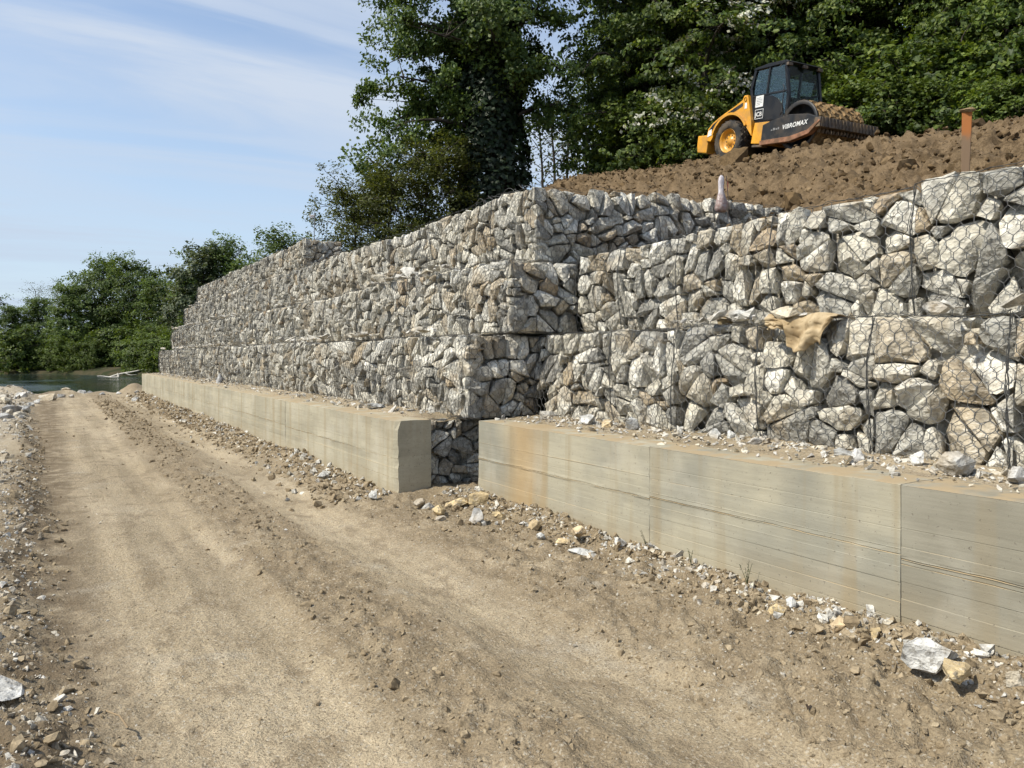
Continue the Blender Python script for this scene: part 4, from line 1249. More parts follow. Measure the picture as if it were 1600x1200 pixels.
LEAF_WOOD = leaf_material('woodland_leaf', (0.033, 0.062, 0.013), (0.078, 0.124, 0.021), (0.165, 0.212, 0.036))
LEAF_POPLAR = leaf_material('poplar_leaf', (0.040, 0.075, 0.020), (0.082, 0.132, 0.031), (0.148, 0.202, 0.055))
LEAF_OLIVE = leaf_material('olive_leaf', (0.058, 0.074, 0.018), (0.095, 0.115, 0.028), (0.145, 0.160, 0.046), 0.5)
LEAF_FAR = leaf_material('riverside_leaf', (0.065, 0.100, 0.030), (0.105, 0.158, 0.044), (0.160, 0.215, 0.064), 0.45, 0.35)
LEAF_FRESH = leaf_material('fresh_willow_leaf', (0.065, 0.105, 0.020), (0.105, 0.155, 0.028), (0.150, 0.195, 0.042), 0.4, 0.4)
LEAF_GREY = leaf_material('grey_willow_leaf', (0.065, 0.086, 0.042), (0.098, 0.122, 0.062), (0.135, 0.158, 0.088), 0.3, 0.4)
IVY = leaf_material('ivy_leaf', (0.008, 0.018, 0.006), (0.015, 0.030, 0.010), (0.026, 0.045, 0.015), 0.1)
BLOSSOM = leaf_material('hawthorn_blossom', (0.36, 0.38, 0.28), (0.50, 0.50, 0.42), (0.62, 0.62, 0.55), 0.2)
BARK = simple('dark_bark', (0.055, 0.045, 0.035), 0.95, 0, 0.45, 5.0, bump=0.8)
BARK_PALE = simple('pale_bark', (0.22, 0.20, 0.17), 0.9, 0, 0.4, 5.0, bump=0.6)

def leaf_cards(C, Nn, size, r2, asp=0.62):
    n = len(C)
    Nn = Nn / (np.linalg.norm(Nn, axis=1)[:, None] + 1e-9)
    t = r2.normal(size=(n, 3)); t -= (t * Nn).sum(1)[:, None] * Nn; t /= np.linalg.norm(t, axis=1)[:, None] + 1e-9
    b = np.cross(Nn, t); s = size[:, None]
    V = np.empty((n, 4, 3))
    V[:, 0] = C - t * s * 0.5
    V[:, 1] = C + b * s * asp * 0.5 - Nn * s * 0.10
    V[:, 2] = C + t * s * 0.5 - Nn * s * 0.12
    V[:, 3] = C - b * s * asp * 0.5 - Nn * s * 0.10
    return V.reshape(-1, 3), np.arange(n * 4).reshape(-1, 4)

def bez(a, b, bend, n=7):
    s = np.linspace(0, 1, n)[:, None]
    return a + (b - a) * s + bend * (4 * s * (1 - s))

def make_tree(kind, seed, H, Rc, h0, n_limb, n_spray, n_leaf, leaf, spray_r, flat, droop, trunk_r, bark, leafm, profile, lean=0.0, limbs=None, blossom=0.0, taper=0.85, fill=0.0):
    """a trunk with limbs, and a crown of leafy sprays set along the limbs; returns (trunk mesh, crown mesh, blossom mesh)"""
    r2 = np.random.default_rng(seed)
    tubes = []
    nT = 12; s = np.linspace(0, 1, nT)
    T = np.stack([lean * H * s ** 2 + 0.02 * H * vnoise(s * 3, s * 0, 0, seed), 0.02 * H * vnoise(s * 3, s * 0 + 5, 0, seed + 1), H * 0.92 * s], 1)
    tubes.append((T, trunk_r * (1 - taper * s) + 0.02))
    centers, outs = [], []
    def trunk_at(z):
        return np.array([np.interp(z, T[:, 2], T[:, 0]), np.interp(z, T[:, 2], T[:, 1]), z])
    if limbs is None:
        limbs = []
        for i in range(n_limb):
            f = (i + r2.uniform(0, 1)) / n_limb
            z = H * (h0 + (0.93 - h0) * f)
            a = i * 2.39996 + r2.normal(0, 0.35)
            L = Rc * profile((z / H - h0) / (1 - h0)) * r2.uniform(0.70, 1.15)
            el = r2.uniform(0.0, 0.35) + 0.65 * f
            limbs.append((z, a, L, el))
    for (z, a, L, el) in limbs:
        st = trunk_at(min(z, H * 0.91))
        d = np.array([math.cos(a) * math.cos(el), math.sin(a) * math.cos(el), math.sin(el)])
        en = st + d * L - np.array([0, 0, droop * L * 0.25])
        q = bez(st, en, np.array([0, 0, 0.12 * L]) + r2.normal(0, 0.05 * L, 3), 8)
        lr = max(0.02, trunk_r * 0.34 * (1 - 0.6 * z / H) * min(1.2, L / Rc))
        tubes.append((q, np.linspace(lr, 0.012, 8)))
        m = max(2, int(n_spray * (L / Rc) * r2.uniform(0.8, 1.2)))
        for k in range(m):
            u = r2.uniform(0.22, 1.0) ** 0.8
            i0 = min(6, int(u * 7)); pnt = q[i0] + (q[i0 + 1] - q[i0]) * (u * 7 - i0)
            off = r2.normal(0, 1, 3) * L * 0.20 * np.array([1, 1, 0.7]) * (0.5 + 0.6 * u)
            c = pnt + off
            centers.append(c); outs.append(d)
            if r2.random() < 0.6: tubes.append((bez(pnt, c, r2.normal(0, 0.05, 3), 4), np.array([lr * 0.28 + 0.006, 0.012, 0.008, 0.004])))
    Cn = np.array(centers); On = np.array(outs)
    if fill:
        k = int(len(Cn) * fill); z = H * (h0 + (0.96 - h0) * r2.random(k)); a = r2.uniform(0, 6.283, k)
        rr = Rc * np.array([profile((q / H - h0) / (1 - h0)) for q in z]) * np.sqrt(r2.uniform(0.2, 1.0, k))
        Cn = np.concatenate([Cn, np.stack([rr * np.cos(a), rr * np.sin(a), z], 1)]); On = np.concatenate([On, np.stack([np.cos(a), np.sin(a), a * 0], 1)])
    m = len(Cn)
    per = max(6, n_leaf // m)
    nrm = np.stack([r2.normal(0, 0.35, m), r2.normal(0, 0.35, m), np.ones(m)], 1) + On * 0.35
    nrm /= np.linalg.norm(nrm, axis=1)[:, None]
    ax = r2.normal(size=(m, 3)); ax -= (ax * nrm).sum(1)[:, None] * nrm; ax /= np.linalg.norm(ax, axis=1)[:, None]; ay = np.cross(nrm, ax)
    sr = spray_r * r2.uniform(0.6, 1.35, m)
    rad = np.sqrt(r2.random((m, per))) * sr[:, None]; an = r2.uniform(0, 6.283, (m, per))
    hz = r2.normal(0, 1, (m, per)) * sr[:, None] * flat - 0.30 * rad ** 2 / sr[:, None] * droop
    P = Cn[:, None] + (rad * np.cos(an))[..., None] * ax[:, None] + (rad * np.sin(an))[..., None] * ay[:, None] + hz[..., None] * nrm[:, None]
    P = P.reshape(-1, 3)
    cen = np.array([0, 0, H * 0.5]); rad_out = (P - cen) / np.array([Rc, Rc, H * 0.5]); rad_out /= np.linalg.norm(rad_out, axis=1)[:, None] + 1e-6
    ln = np.repeat(nrm, per, 0) * 0.55 + rad_out * 0.6 + r2.normal(0, 0.5, (m * per, 3))
    ids = np.ones(len(P), bool)
    bl = None
    if blossom:
        pick = np.repeat(r2.random(m) < blossom, per) & (r2.random(len(P)) < 0.6)
        v_, f_ = leaf_cards(P[pick], ln[pick], leaf * 0.8 * r2.uniform(0.7, 1.2, pick.sum()), r2, 0.9)
        bl = fast_mesh(kind + '_blossom', v_, f_); bl.materials.append(BLOSSOM); ids = ~pick
    v_, f_ = leaf_cards(P[ids], ln[ids], leaf * r2.uniform(0.6, 1.35, ids.sum()), r2)
    crown = fast_mesh(kind + '_crown', v_, f_); crown.materials.append(leafm)
    v_, f_ = tube_mesh(tubes, 7)
    trunk = fast_mesh(kind + '_trunk', v_, f_, True); trunk.materials.append(bark)
    return trunk, crown, bl

def plant(meshes, name, loc, rz, sc, label, cat, group=None, extra=None):
    e = empty(name, loc, (0, 0, rz)); e.scale = sc if isinstance(sc, tuple) else (sc, sc, sc)
    tag(e, label, cat, group)
    obj('trunk', meshes[0], None, e); obj('crown', meshes[1], None, e)
    if meshes[2] is not None: obj('blossom', meshes[2], None, e)
    if extra: obj(extra[0], extra[1], None, e)
    return e

round_p = lambda f: math.sqrt(max(0.02, 1 - (2 * min(max(f, 0), 1) - 0.85) ** 2 / 1.35))
skirt_p = lambda f: 1.0 - 0.55 * min(max(f, 0), 1) ** 1.5
vase_p = lambda f: 0.35 + 0.75 * min(1, f * 1.6) * (1 - 0.5 * f)

WOOD = [make_tree('wood_a', 11, 17, 4.6, 0.03, 46, 12, 46000, 0.165, 0.60, 0.10, 1.0, 0.26, BARK, LEAF_WOOD, skirt_p, fill=0.25),
        make_tree('wood_b', 12, 18, 4.2, 0.05, 42, 12, 44000, 0.17, 0.62, 0.12, 0.9, 0.28, BARK, LEAF_WOOD, skirt_p, fill=0.25),
        make_tree('wood_c', 13, 16, 4.4, 0.02, 44, 12, 44000, 0.16, 0.58, 0.10, 1.1, 0.24, BARK, LEAF_WOOD, skirt_p, fill=0.25, blossom=0.0)]
HAW = make_tree('hawthorn', 14, 9, 3.0, 0.10, 30, 9, 15000, 0.17, 0.50, 0.14, 0.9, 0.16, BARK, LEAF_WOOD, round_p, blossom=0.26)
BUSH = [make_tree('bush_a', 21, 2.6, 1.7, 0.02, 20, 8, 6500, 0.17, 0.36, 0.2, 0.8, 0.05, BARK, LEAF_WOOD, round_p, fill=0.3),
        make_tree('bush_b', 22, 3.2, 1.6, 0.02, 20, 8, 6500, 0.15, 0.36, 0.2, 0.8, 0.05, BARK, LEAF_FRESH, round_p, fill=0.3)]
# big poplar: its lower limbs reach out over the wall
a0 = math.pi - 0.54          # towards the river, seen side-on from the road
pl = []
r3 = np.random.default_rng(4)
for (z, da, L, el) in ((4.6, 0.05, 4.4, 0.12), (5.2, -0.25, 4.4, 0.24), (5.8, 0.3, 4.3, 0.24), (6.4, 0.05, 4.6, 0.20), (7.0, -0.3, 4.4, 0.30), (7.6, 0.25, 4.6, 0.28), (8.6, -0.05, 4.6, 0.26), (9.4, 0.35, 4.4, 0.30), (10.0, -0.3, 4.6, 0.26), (11.0, 0.1, 4.6, 0.30), (12.0, -0.2, 4.4, 0.35), (13.0, 0.2, 4.2, 0.4)):
    pl.append((z, a0 + da, L, el))
for i in range(46):
    f = i / 46; z = 6.5 + 13.5 * f; pl.append((z, i * 2.4 + r3.normal(0, .3), r3.uniform(2.6, 4.4) * (1 - 0.4 * f), r3.uniform(0.1, 0.5) + 0.5 * f))
POP = make_tree('poplar', 31, 23, 5.2, 0.2, 0, 15, 84000, 0.165, 0.56, 0.30, 0.7, 0.55, BARK, LEAF_POPLAR, round_p, limbs=pl)
r3 = np.random.default_rng(8)
n = 16000
zi = r3.uniform(0, 11.0, n); ai = r3.uniform(0, 6.283, n)
ri = (1.45 - 0.55 * (zi / 11) ** 1.5) * (1 + 0.22 * vnoise(ai * 1.3, zi * 0.9, 0, 3)) * r3.uniform(0.80, 1.08, n)
C = np.stack([ri * np.cos(ai), ri * np.sin(ai), zi], 1)
v_, f_ = leaf_cards(C, np.stack([np.cos(ai), np.sin(ai), 0.4 + 0 * ai], 1) + r3.normal(0, 0.4, (n, 3)), 0.19 * r3.uniform(0.7, 1.3, n), r3, 0.9)
ivy_me = fast_mesh('ivy', v_, f_); ivy_me.materials.append(IVY)
OLV = [make_tree('olive_a', 41, 6.5, 2.7, 0.10, 36, 9, 14000, 0.125, 0.42, 0.35, 0.4, 0.07, BARK, LEAF_OLIVE, vase_p),
       make_tree('olive_b', 42, 7.0, 2.4, 0.08, 36, 9, 13500, 0.12, 0.40, 0.35, 0.4, 0.06, BARK, LEAF_OLIVE, vase_p)]
SAP = make_tree('sapling', 43, 11, 1.5, 0.12, 34, 3, 900, 0.16, 0.34, 0.4, 0.4, 0.09, BARK, LEAF_GREY, vase_p)
BARE = make_tree('bare', 44, 15, 3.6, 0.25, 44, 9, 500, 0.22, 0.6, 0.4, 0.2, 0.18, BARK_PALE, LEAF_GREY, round_p)
FAR = [make_tree('far_a', 51, 20, 7.2, 0.06, 58, 12, 26000, 0.40, 1.0, 0.28, 0.7, 0.38, BARK, LEAF_FAR, round_p, fill=0.2),
       make_tree('far_b', 52, 17, 6.0, 0.04, 52, 12, 24000, 0.38, 0.95, 0.28, 0.7, 0.32, BARK, LEAF_FAR, skirt_p, fill=0.2)]
FARF = make_tree('far_fresh', 53, 10, 5.2, 0.02, 42, 10, 12000, 0.42, 0.9, 0.3, 0.7, 0.2, BARK, LEAF_FRESH, round_p, fill=0.3)
FARG = make_tree('far_grey', 54, 19, 5.6, 0.05, 46, 10, 11000, 0.52, 1.0, 0.3, 0.6, 0.3, BARK, LEAF_GREY, round_p, fill=0.15)

def at(px, t):
    p = unproject(px, 557, t=t); return float(p[0]), float(p[1])
def on_hill(px, t, dz=-0.2):
    x, y = at(px, t); return (x, y, float(hill_z(x, y)) + dz)

# front of the wood behind the roller
front = [(1015, 31.5, 0, 0.98, 'broad leafy tree at the end of the wood, its boughs overhanging the gap'),
         (1060, 31.0, 1, 1.0, 'dense dark tree behind the tail of the roller'),
         (1165, 31.5, 2, 1.02, 'leafy tree rising directly behind the roller cab'),
         (1275, 31.0, 0, 1.0, 'leafy tree right of the roller cab, above the padded drum'),
         (1385, 29.5, 1, 0.95, 'layered dark tree between the roller drum and the orange stake'),
         (1490, 28.0, 2, 0.98, 'layered leafy tree behind the orange stake'),
         (1600, 26.0, 0, 0.92, 'leafy tree at the right-hand edge of the wood'),
         (1720, 25.0, 1, 0.92, 'leafy tree just beyond the right-hand edge of the picture')]
for i, (px, t, k, s, lb) in enumerate(front):
    plant(WOOD[k], 'woodland_tree', on_hill(px, t), i * 1.9 + 0.4, (s, s, s), lb, 'tree', 'front trees of the wood')
for i, (px, t) in enumerate([(1000, 43), (1050, 37), (1110, 37.5), (1220, 37), (1330, 36.5), (1440, 35), (1545, 33), (1650, 32)]):
    plant(WOOD[(i + 1) % 3], 'woodland_tree', on_hill(px, t), i * 2.3, 1.12 + 0.05 * (i % 3), 'dark leafy tree deep in the wood behind the front row', 'tree', 'trees deep in the wood')
plant(HAW, 'hawthorn_tree', on_hill(1105, 28.3), 0.3, 1.05, 'hawthorn with white blossom left of the roller cab', 'tree')
x, y, z = on_hill(1225, 30.0)
plant(HAW, 'hawthorn_tree', (x, y, z + 4.2), 2.1, 1.15, 'hawthorn with white blossom high above the roller cab', 'tree')
BUSH_AT = ['outermost on the gap side', 'second from the gap', 'beside the roller tail', 'just behind the roller drum', 'right of the roller drum', 'third right of the drum', 'fourth right of the drum', 'left of the orange stake',
           'right of the orange stake', 'above the crest at the right edge', 'beyond the right edge', 'tall, set back between drum and stake', 'tall, set back behind the stake', 'directly behind the cab', 'behind the front of the cab']
for i, (px, t, k, s) in enumerate([(985, 28.5, 0, 1.0), (1050, 28.2, 1, 0.9), (1075, 27.0, 0, 0.9), (1300, 26.0, 0, 1.0), (1345, 25.0, 1, 0.95), (1395, 24.2, 0, 1.0), (1440, 23.6, 1, 0.8), (1490, 23.0, 0, 0.9), (1545, 21.8, 0, 0.8), (1590, 21.0, 1, 0.75), (1640, 20.8, 0, 0.9), (1420, 26, 0, 1.4), (1510, 24.8, 0, 1.3), (1180, 28.5, 0, 1.2), (1240, 28.0, 1, 1.1)]):
    plant(BUSH[k], 'bush', on_hill(px, t, -0.1), i * 1.7, s, '%s green bush at the foot of the wood, %s' % (('dark', 'fresh')[k], BUSH_AT[i]), 'bush', 'bushes at the foot of the wood')

x, y, z = on_hill(768, 30.0)
plant(POP, 'poplar_tree', (x, y, z - 0.4), 0.0, 1.0, 'huge poplar with an ivy-covered trunk towering over the wall', 'tree', None, ('ivy', ivy_me))
for i, (px, t, k, s, lb) in enumerate([(555, 27.0, 0, 0.72, 'olive-green shrubby tree at the open end of the thicket above the wall'),
        (610, 27.5, 1, 0.76, 'many-stemmed olive-green shrub in the middle of the thicket above the wall'),
        (665, 28.5, 0, 0.85, 'olive-green shrub of the thicket below the poplar limbs'),
        (585, 31.5, 1, 0.80, 'olive-green shrub behind the others of the thicket'),
        (705, 29.0, 1, 0.85, 'olive-green shrub against the ivy of the poplar trunk')]):
    plant(OLV[k], 'shrub_tree', on_hill(px, t, -0.3), i * 1.4, s, lb, 'shrub', 'thicket above the long wall')
for i, (px, t, s, lb) in enumerate([(868, 38, 1.05, 'thin sapling nearest the poplar in the gap of the wood'), (888, 40, 1.12, 'thin bare sapling in the middle of the gap'), (912, 41, 1.15, 'thin sapling beside the end of the wood'), (850, 44, 1.2, 'pale thin sapling far back in the gap')]):
    plant(SAP, 'sapling_tree', on_hill(px, t, -0.3), i * 2.2, s, lb, 'tree', 'saplings in the gap')

# far bank of the river
far = [(-55, 150, 0, 0.95), (20, 150, 1, 0.72), (62, 152, 1, 0.82), (112, 140, 1, 0.90), (160, 145, 0, 1.02), (208, 142, 0, 1.0), (248, 136, 1, 0.95), (352, 118, 0, 0.97), (398, 112, 1, 0.95), (300, 128, 1, 0.95), (-110, 148, 0, 1.0), (452, 112, 0, 1.0)]
FL = ['tree beyond the edge of the picture on the far bank', 'low dark tree at the open end of the far bank', 'dark tree in front of the bare one on the far bank', 'dark spreading tree left of the tallest far-bank tree',
      'tallest rounded tree on the far bank', 'rounded tree joined to the tallest on the far bank', 'dark tree between the two tall clumps of the far bank', 'tall tree behind the stepped end of the gabions', 'tree mostly hidden behind the gabion wall',
      'tree above the stepped gabion ends on the far bank', 'outermost tree of the far bank', 'tree hidden behind the long gabion wall']
for i, (px, t, k, s) in enumerate(far):
    x, y = at(px, t); plant(FAR[k], 'riverside_tree', (x, y, WATER_Z + 0.3), i * 1.1, s, FL[i], 'tree', 'trees on the far bank')
for i, (px, t, s, lb) in enumerate([(320, 116, 1.0, 'grey-green willow beside the stepped gabion ends'), (290, 124, 0.85, 'grey-green willow left of the other willow')]):
    x, y = at(px, t); plant(FARG, 'willow_tree', (x, y, WATER_Z + 0.3), i, s, lb, 'tree')
WIL_AT = ['at the left edge of the picture', 'in front of the bare trees', 'fourth from the left edge', 'below the tallest tree', 'nearest left of the gabion steps but two', 'beside the lowest gabion step', 'partly behind the gabion steps', 'right below the tallest tree', 'beyond the left edge', 'small, second from the left edge']
for i, (px, t, s) in enumerate([(10, 136, 0.8), (75, 134, 0.72), (100, 133, 0.85), (125, 131, 0.7), (228, 120, 1.0), (262, 112, 0.95), (285, 108, 0.9), (150, 130, 0.75), (-20, 138, 0.8), (45, 136, 0.6)]):
    x, y = at(px, t); plant(FARF, 'willow_bush', (x, y, WATER_Z + 0.1), i * 1.3, (s * 0.85, s * 0.85, s * 0.68), 'fresh green willow bush at the far waterline, %s' % WIL_AT[i], 'bush', 'willow bushes at the water')
for i, (px, t, s) in enumerate([(58, 158, 1.15), (90, 160, 1.2)]):
    x, y = at(px, t); plant(BARE, 'bare_tree', (x, y, WATER_Z + 0.5), i, s, ('bare grey tree at the open end of the far bank', 'bare grey tree beside the tallest far-bank tree')[i], 'tree')
for i, px in enumerate([30, 170, 195, 240, -70]):
    x, y = at(px, 133); e = plant(BUSH[0], 'bank_bush', (x, y, WATER_Z + 0.05), i, 2.6, 'low dark bush overhanging the far waterline', 'bush', 'dark bushes at the far waterline')

# ------------------------------------------------------------------ the roller
YEL = simple('machine_yellow', (0.74, 0.35, 0.026), 0.40, 0, 0.15, 3.0, (0.26, 0.17, 0.09), 0.4, 0.5)
BLK = simple('machine_black', (0.018, 0.019, 0.021), 0.5, 0, 0.3, 4.0, (0.11, 0.085, 0.06), 0.35, 0.4)
CABBLK = simple('cab_black', (0.012, 0.014, 0.018), 0.45, 0, 0.2, 4.0, (0.07, 0.06, 0.05), 0.18, 0.3)
RUBBER = simple('tyre_rubber', (0.035, 0.034, 0.033), 0.85, 0, 0.3, 6.0, (0.15, 0.115, 0.08), 0.6, 0.2)
STEEL = simple('muddy_steel', (0.12, 0.10, 0.085), 0.75, 0.2, 0.4, 5.0, (0.22, 0.15, 0.085), 0.7, 0.3, 0.4)
RUST = simple('scraped_paint', (0.30, 0.155, 0.095), 0.8, 0, 0.4, 7.0, (0.12, 0.08, 0.05), 0.6, 0.2)
MUD = simple('drying_mud', (0.32, 0.215, 0.11), 0.95, 0, 0.4, 9.0, (0.17, 0.11, 0.055), 0.8, 0.1, 1.0)
WHITE = simple('white_paint', (0.72, 0.72, 0.70), 0.5, 0, 0.12, 4.0)
tg = NT('tinted_glass', 0.04, 0.5)
gl = tg.n.new('ShaderNodeBsdfGlossy'); gl.inputs['Roughness'].default_value = 0.03; gl.inputs['Color'].default_value = (0.8, 0.85, 0.85, 1)
trn = tg.n.new('ShaderNodeBsdfTransparent'); trn.inputs['Color'].default_value = (0.66, 0.72, 0.70, 1)
fr = tg.n.new('ShaderNodeFresnel'); fr.inputs['IOR'].default_value = 1.5
mxs = tg.n.new('ShaderNodeMixShader'); tg.l.new(tg.math('MULTIPLY', fr.outputs[0], 0.4, True), mxs.inputs[0]); tg.l.new(trn.outputs[0], mxs.inputs[1]); tg.l.new(gl.outputs[0], mxs.inputs[2])
tg.l.new(mxs.outputs[0], tg.n['Material Output'].inputs['Surface'])
GLASS = tg.m

HEAD = R_(5)
hd = np.array([-math.sin(HEAD), -math.cos(HEAD)]); lf_ = np.array([math.cos(HEAD), -math.sin(HEAD)])
loc = np.array([16.9, 16.1]) + 0.95 * lf_
roller = empty('soil_compactor', (loc[0], loc[1], 5.68 + EYE), (0, R_(8), R_(-95)))
tag(roller, 'yellow and black single-drum soil roller with a muddy padded drum on the slope', 'roller')

def prism(name, prof, y0, y1, mat, parent, bevel=0.0, smooth=False):
    """side profile (x, z) extruded across the machine from y0 to y1"""
    bm = bmesh.new()
    a = [bm.verts.new((x, y0, z)) for x, z in prof]; b = [bm.verts.new((x, y1, z)) for x, z in prof]
    n = len(prof)
    bm.faces.new(a); bm.faces.new(b[::-1])
    for i in range(n): bm.faces.new([a[i], b[i], b[(i + 1) % n], a[(i + 1) % n]])
    bmesh.ops.recalc_face_normals(bm, faces=bm.faces)
    if bevel: bmesh.ops.bevel(bm, geom=bm.edges[:], offset=bevel, segments=2, affect='EDGES', profile=0.6)
    return bm_obj(name, bm, mat, parent)
def box(name, x0, x1, y0, y1, z0, z1, mat, parent, bevel=0.015):
    return prism(name, [(x0, z0), (x1, z0), (x1, z1), (x0, z1)], y0, y1, mat, parent, bevel)
def lathe_y(name, prof, cx, cz, mat, parent, seg=40, smooth=True):
    """profile (radius, y) spun round the cross axis at (cx, cz)"""
    V, F = [], []
    for r, y in prof:
        for k in range(seg):
            a = 2 * math.pi * k / seg; V.append((cx + r * math.cos(a), y, cz + r * math.sin(a)))
    for i in range(len(prof) - 1):
        for k in range(seg): F.append((i * seg + k, i * seg + (k + 1) % seg, (i + 1) * seg + (k + 1) % seg, (i + 1) * seg + k))
    me = fast_mesh(name, np.array(V), np.array(F), smooth)
    o = obj(name, me, mat, parent)
    return o
def blocks(name, items, mat, parent):
    """items: list of (centre, ex, ey, ez) oriented boxes joined into one mesh (tread lugs, pads)"""
    V, F = [], []
    for c, ex, ey, ez, tp in items:
        o = len(V)
        for sz in (-1, 1):
            k = tp if sz > 0 else 1.0
            for sx, sy in ((-1, -1), (1, -1), (1, 1), (-1, 1)): V.append(np.array(c) + np.array(ex) * sx * k + np.array(ey) * sy * k + np.array(ez) * sz)
        F += [(o + 3, o + 2, o + 1, o), (o + 4, o + 5, o + 6, o + 7)] + [(o + i, o + (i + 1) % 4, o + 4 + (i + 1) % 4, o + 4 + i) for i in range(4)]
    return obj(name, fast_mesh(name, np.array(V), np.array(F)), mat, parent)

# rear body with its wheel arches
arch = [(-0.13 + 0.73 * math.cos(a), 0.59 + 0.73 * math.sin(a)) for a in np.linspace(R_(28), R_(160), 14)]
body = [(0.80, 0.62), (0.72, 1.08), (0.50, 1.79), (0.36, 1.80), (0.30, 1.68), (0.05, 1.57), (-0.30, 1.45), (-0.65, 1.32), (-0.93, 1.18), (-1.10, 1.04), (-1.16, 0.70), (-0.95, 0.66)]
hood = prism('engine_hood', body + arch[::-1], -0.88, 0.88, YEL, roller, 0.012)
band = [(-1.06, 1.00), (-0.90, 1.14), (-0.62, 1.275), (-0.28, 1.40), (0.06, 1.52), (0.34, 1.61), (0.34, 1.51), (0.10, 1.43), (-0.26, 1.31), (-0.58, 1.18), (-0.83, 1.05), (-0.98, 0.91)]
for s in (-1, 1): prism('hood_stripe', band, s * 0.882, s * 0.888, BLK, hood)
lip = [(0.73 * k * math.cos(a) - 0.13, 0.73 * k * math.sin(a) + 0.59) for k, rr in ((1.09, 1), (1.0, -1)) for a in (np.linspace(R_(28), R_(160), 14) if rr > 0 else np.linspace(R_(160), R_(28), 14))]
for s in (-1, 1): prism('wheel_arch_lip', lip, s * 0.86, s * 0.93, YEL, hood)
for s in (-1, 1): prism('reflector_panel', [(-1.10, 0.80), (-0.90, 0.84), (-0.92, 1.02), (-1.06, 0.99)], s * 0.884, s * 0.894, WHITE, hood)
for s in (-1, 1): prism('hood_sticker', [(0.42, 1.42), (0.52, 1.42), (0.50, 1.58), (0.42, 1.58)], s * 0.882, s * 0.886, WHITE, hood)
v_, f_ = tube_mesh([(np.array([[0.43, -0.86, 1.68], [0.43, -0.90, 1.68]]), 0.055)], 12)
obj('exhaust_port', fast_mesh('exhaust_port', v_, f_), BLK, hood)
prism('counterweight', [(-1.58, 0.40), (-1.14, 0.34), (-1.10, 0.80), (-1.16, 0.88), (-1.60, 0.90), (-1.62, 0.62)], -0.84, 0.84, YEL, roller, 0.03)
box('tail_lamp', -1.625, -1.60, -0.75, -0.62, 0.66, 0.76, simple('lamp_red', (0.30, 0.02, 0.015), 0.3), roller, 0.005)
box('rear_chassis', -1.1, 1.35, -0.50, 0.50, 0.40, 0.80, BLK, roller, 0.02)
prism('front_frame', [(0.78, 0.42), (1.36, 0.36), (1.42, 0.95), (0.86, 0.98)], -0.86, 0.86, YEL, roller, 0.015)
prism('step_plate', [(0.92, 0.30), (1.30, 0.28), (1.30, 0.33), (0.92, 0.35)], -0.94, -0.70, STEEL, roller, 0.006)

# wheels
def wheel(side):
    y0 = side * 0.52; y1 = side * 0.95
    ym = (y0 + y1) / 2; w = abs(y1 - y0)
    cx, cz, R = -0.13, 0.595, 0.595
    yo = lambda q: ym + side * w * q
    rim = lathe_y('wheel', [(0.0, yo(0.26)), (0.10, yo(0.27)), (0.12, yo(0.18)), (0.25, yo(0.14)), (0.29, yo(0.30)), (0.33, yo(0.42)), (0.345, yo(0.44)), (0.345, yo(-0.4)), (0.0, yo(-0.4))], cx, cz, YEL, roller, 32)
    tp = [(0.335, -0.40), (0.36, -0.48), (0.44, -0.50), (0.52, -0.49), (0.560, -0.44), (0.575, -0.30), (0.578, 0.0), (0.575, 0.30), (0.560, 0.44), (0.52, 0.49), (0.44, 0.50), (0.36, 0.48), (0.335, 0.40)]
    ty = lathe_y('tyre', [(r, yo(q)) for r, q in tp], cx, cz, RUBBER, rim, 44)
    items = []
    for k in range(22):
        for row, q in enumerate((-0.34, -0.115, 0.115, 0.34)):
            a = 2 * math.pi * (k + 0.5 * (row % 2)) / 22; r = 0.583 if row in (1, 2) else 0.574
            e_r = np.array([math.cos(a), 0, math.sin(a)]); e_t = np.array([-math.sin(a), 0, math.cos(a)]); e_y = np.array([0, 1.0, 0])
            items.append((np.array([cx, yo(q), cz]) + e_r * r, e_t * 0.034 + e_y * 0.030, e_t * 0.034 - e_y * 0.030, e_r * 0.014, 0.85))
    blocks('tread', items, RUBBER, rim)
    bolts = []
    for k in range(10):
        a = 2 * math.pi * k / 10; c = np.array([cx + 0.17 * math.cos(a), yo(0.175), cz + 0.17 * math.sin(a)])
        bolts.append((c, np.array([0.016, 0, 0]), np.array([0, 0, 0.016]), np.array([0, side * 0.016, 0]), 0.8))
    blocks('wheel_bolt', bolts, STEEL, rim)
wheel(-1); wheel(1)
v_, f_ = tube_mesh([(np.array([[-0.13, -0.6, 0.595], [-0.13, 0.6, 0.595]]), 0.14)], 12)
obj('rear_axle', fast_mesh('rear_axle', v_, f_), BLK, roller)

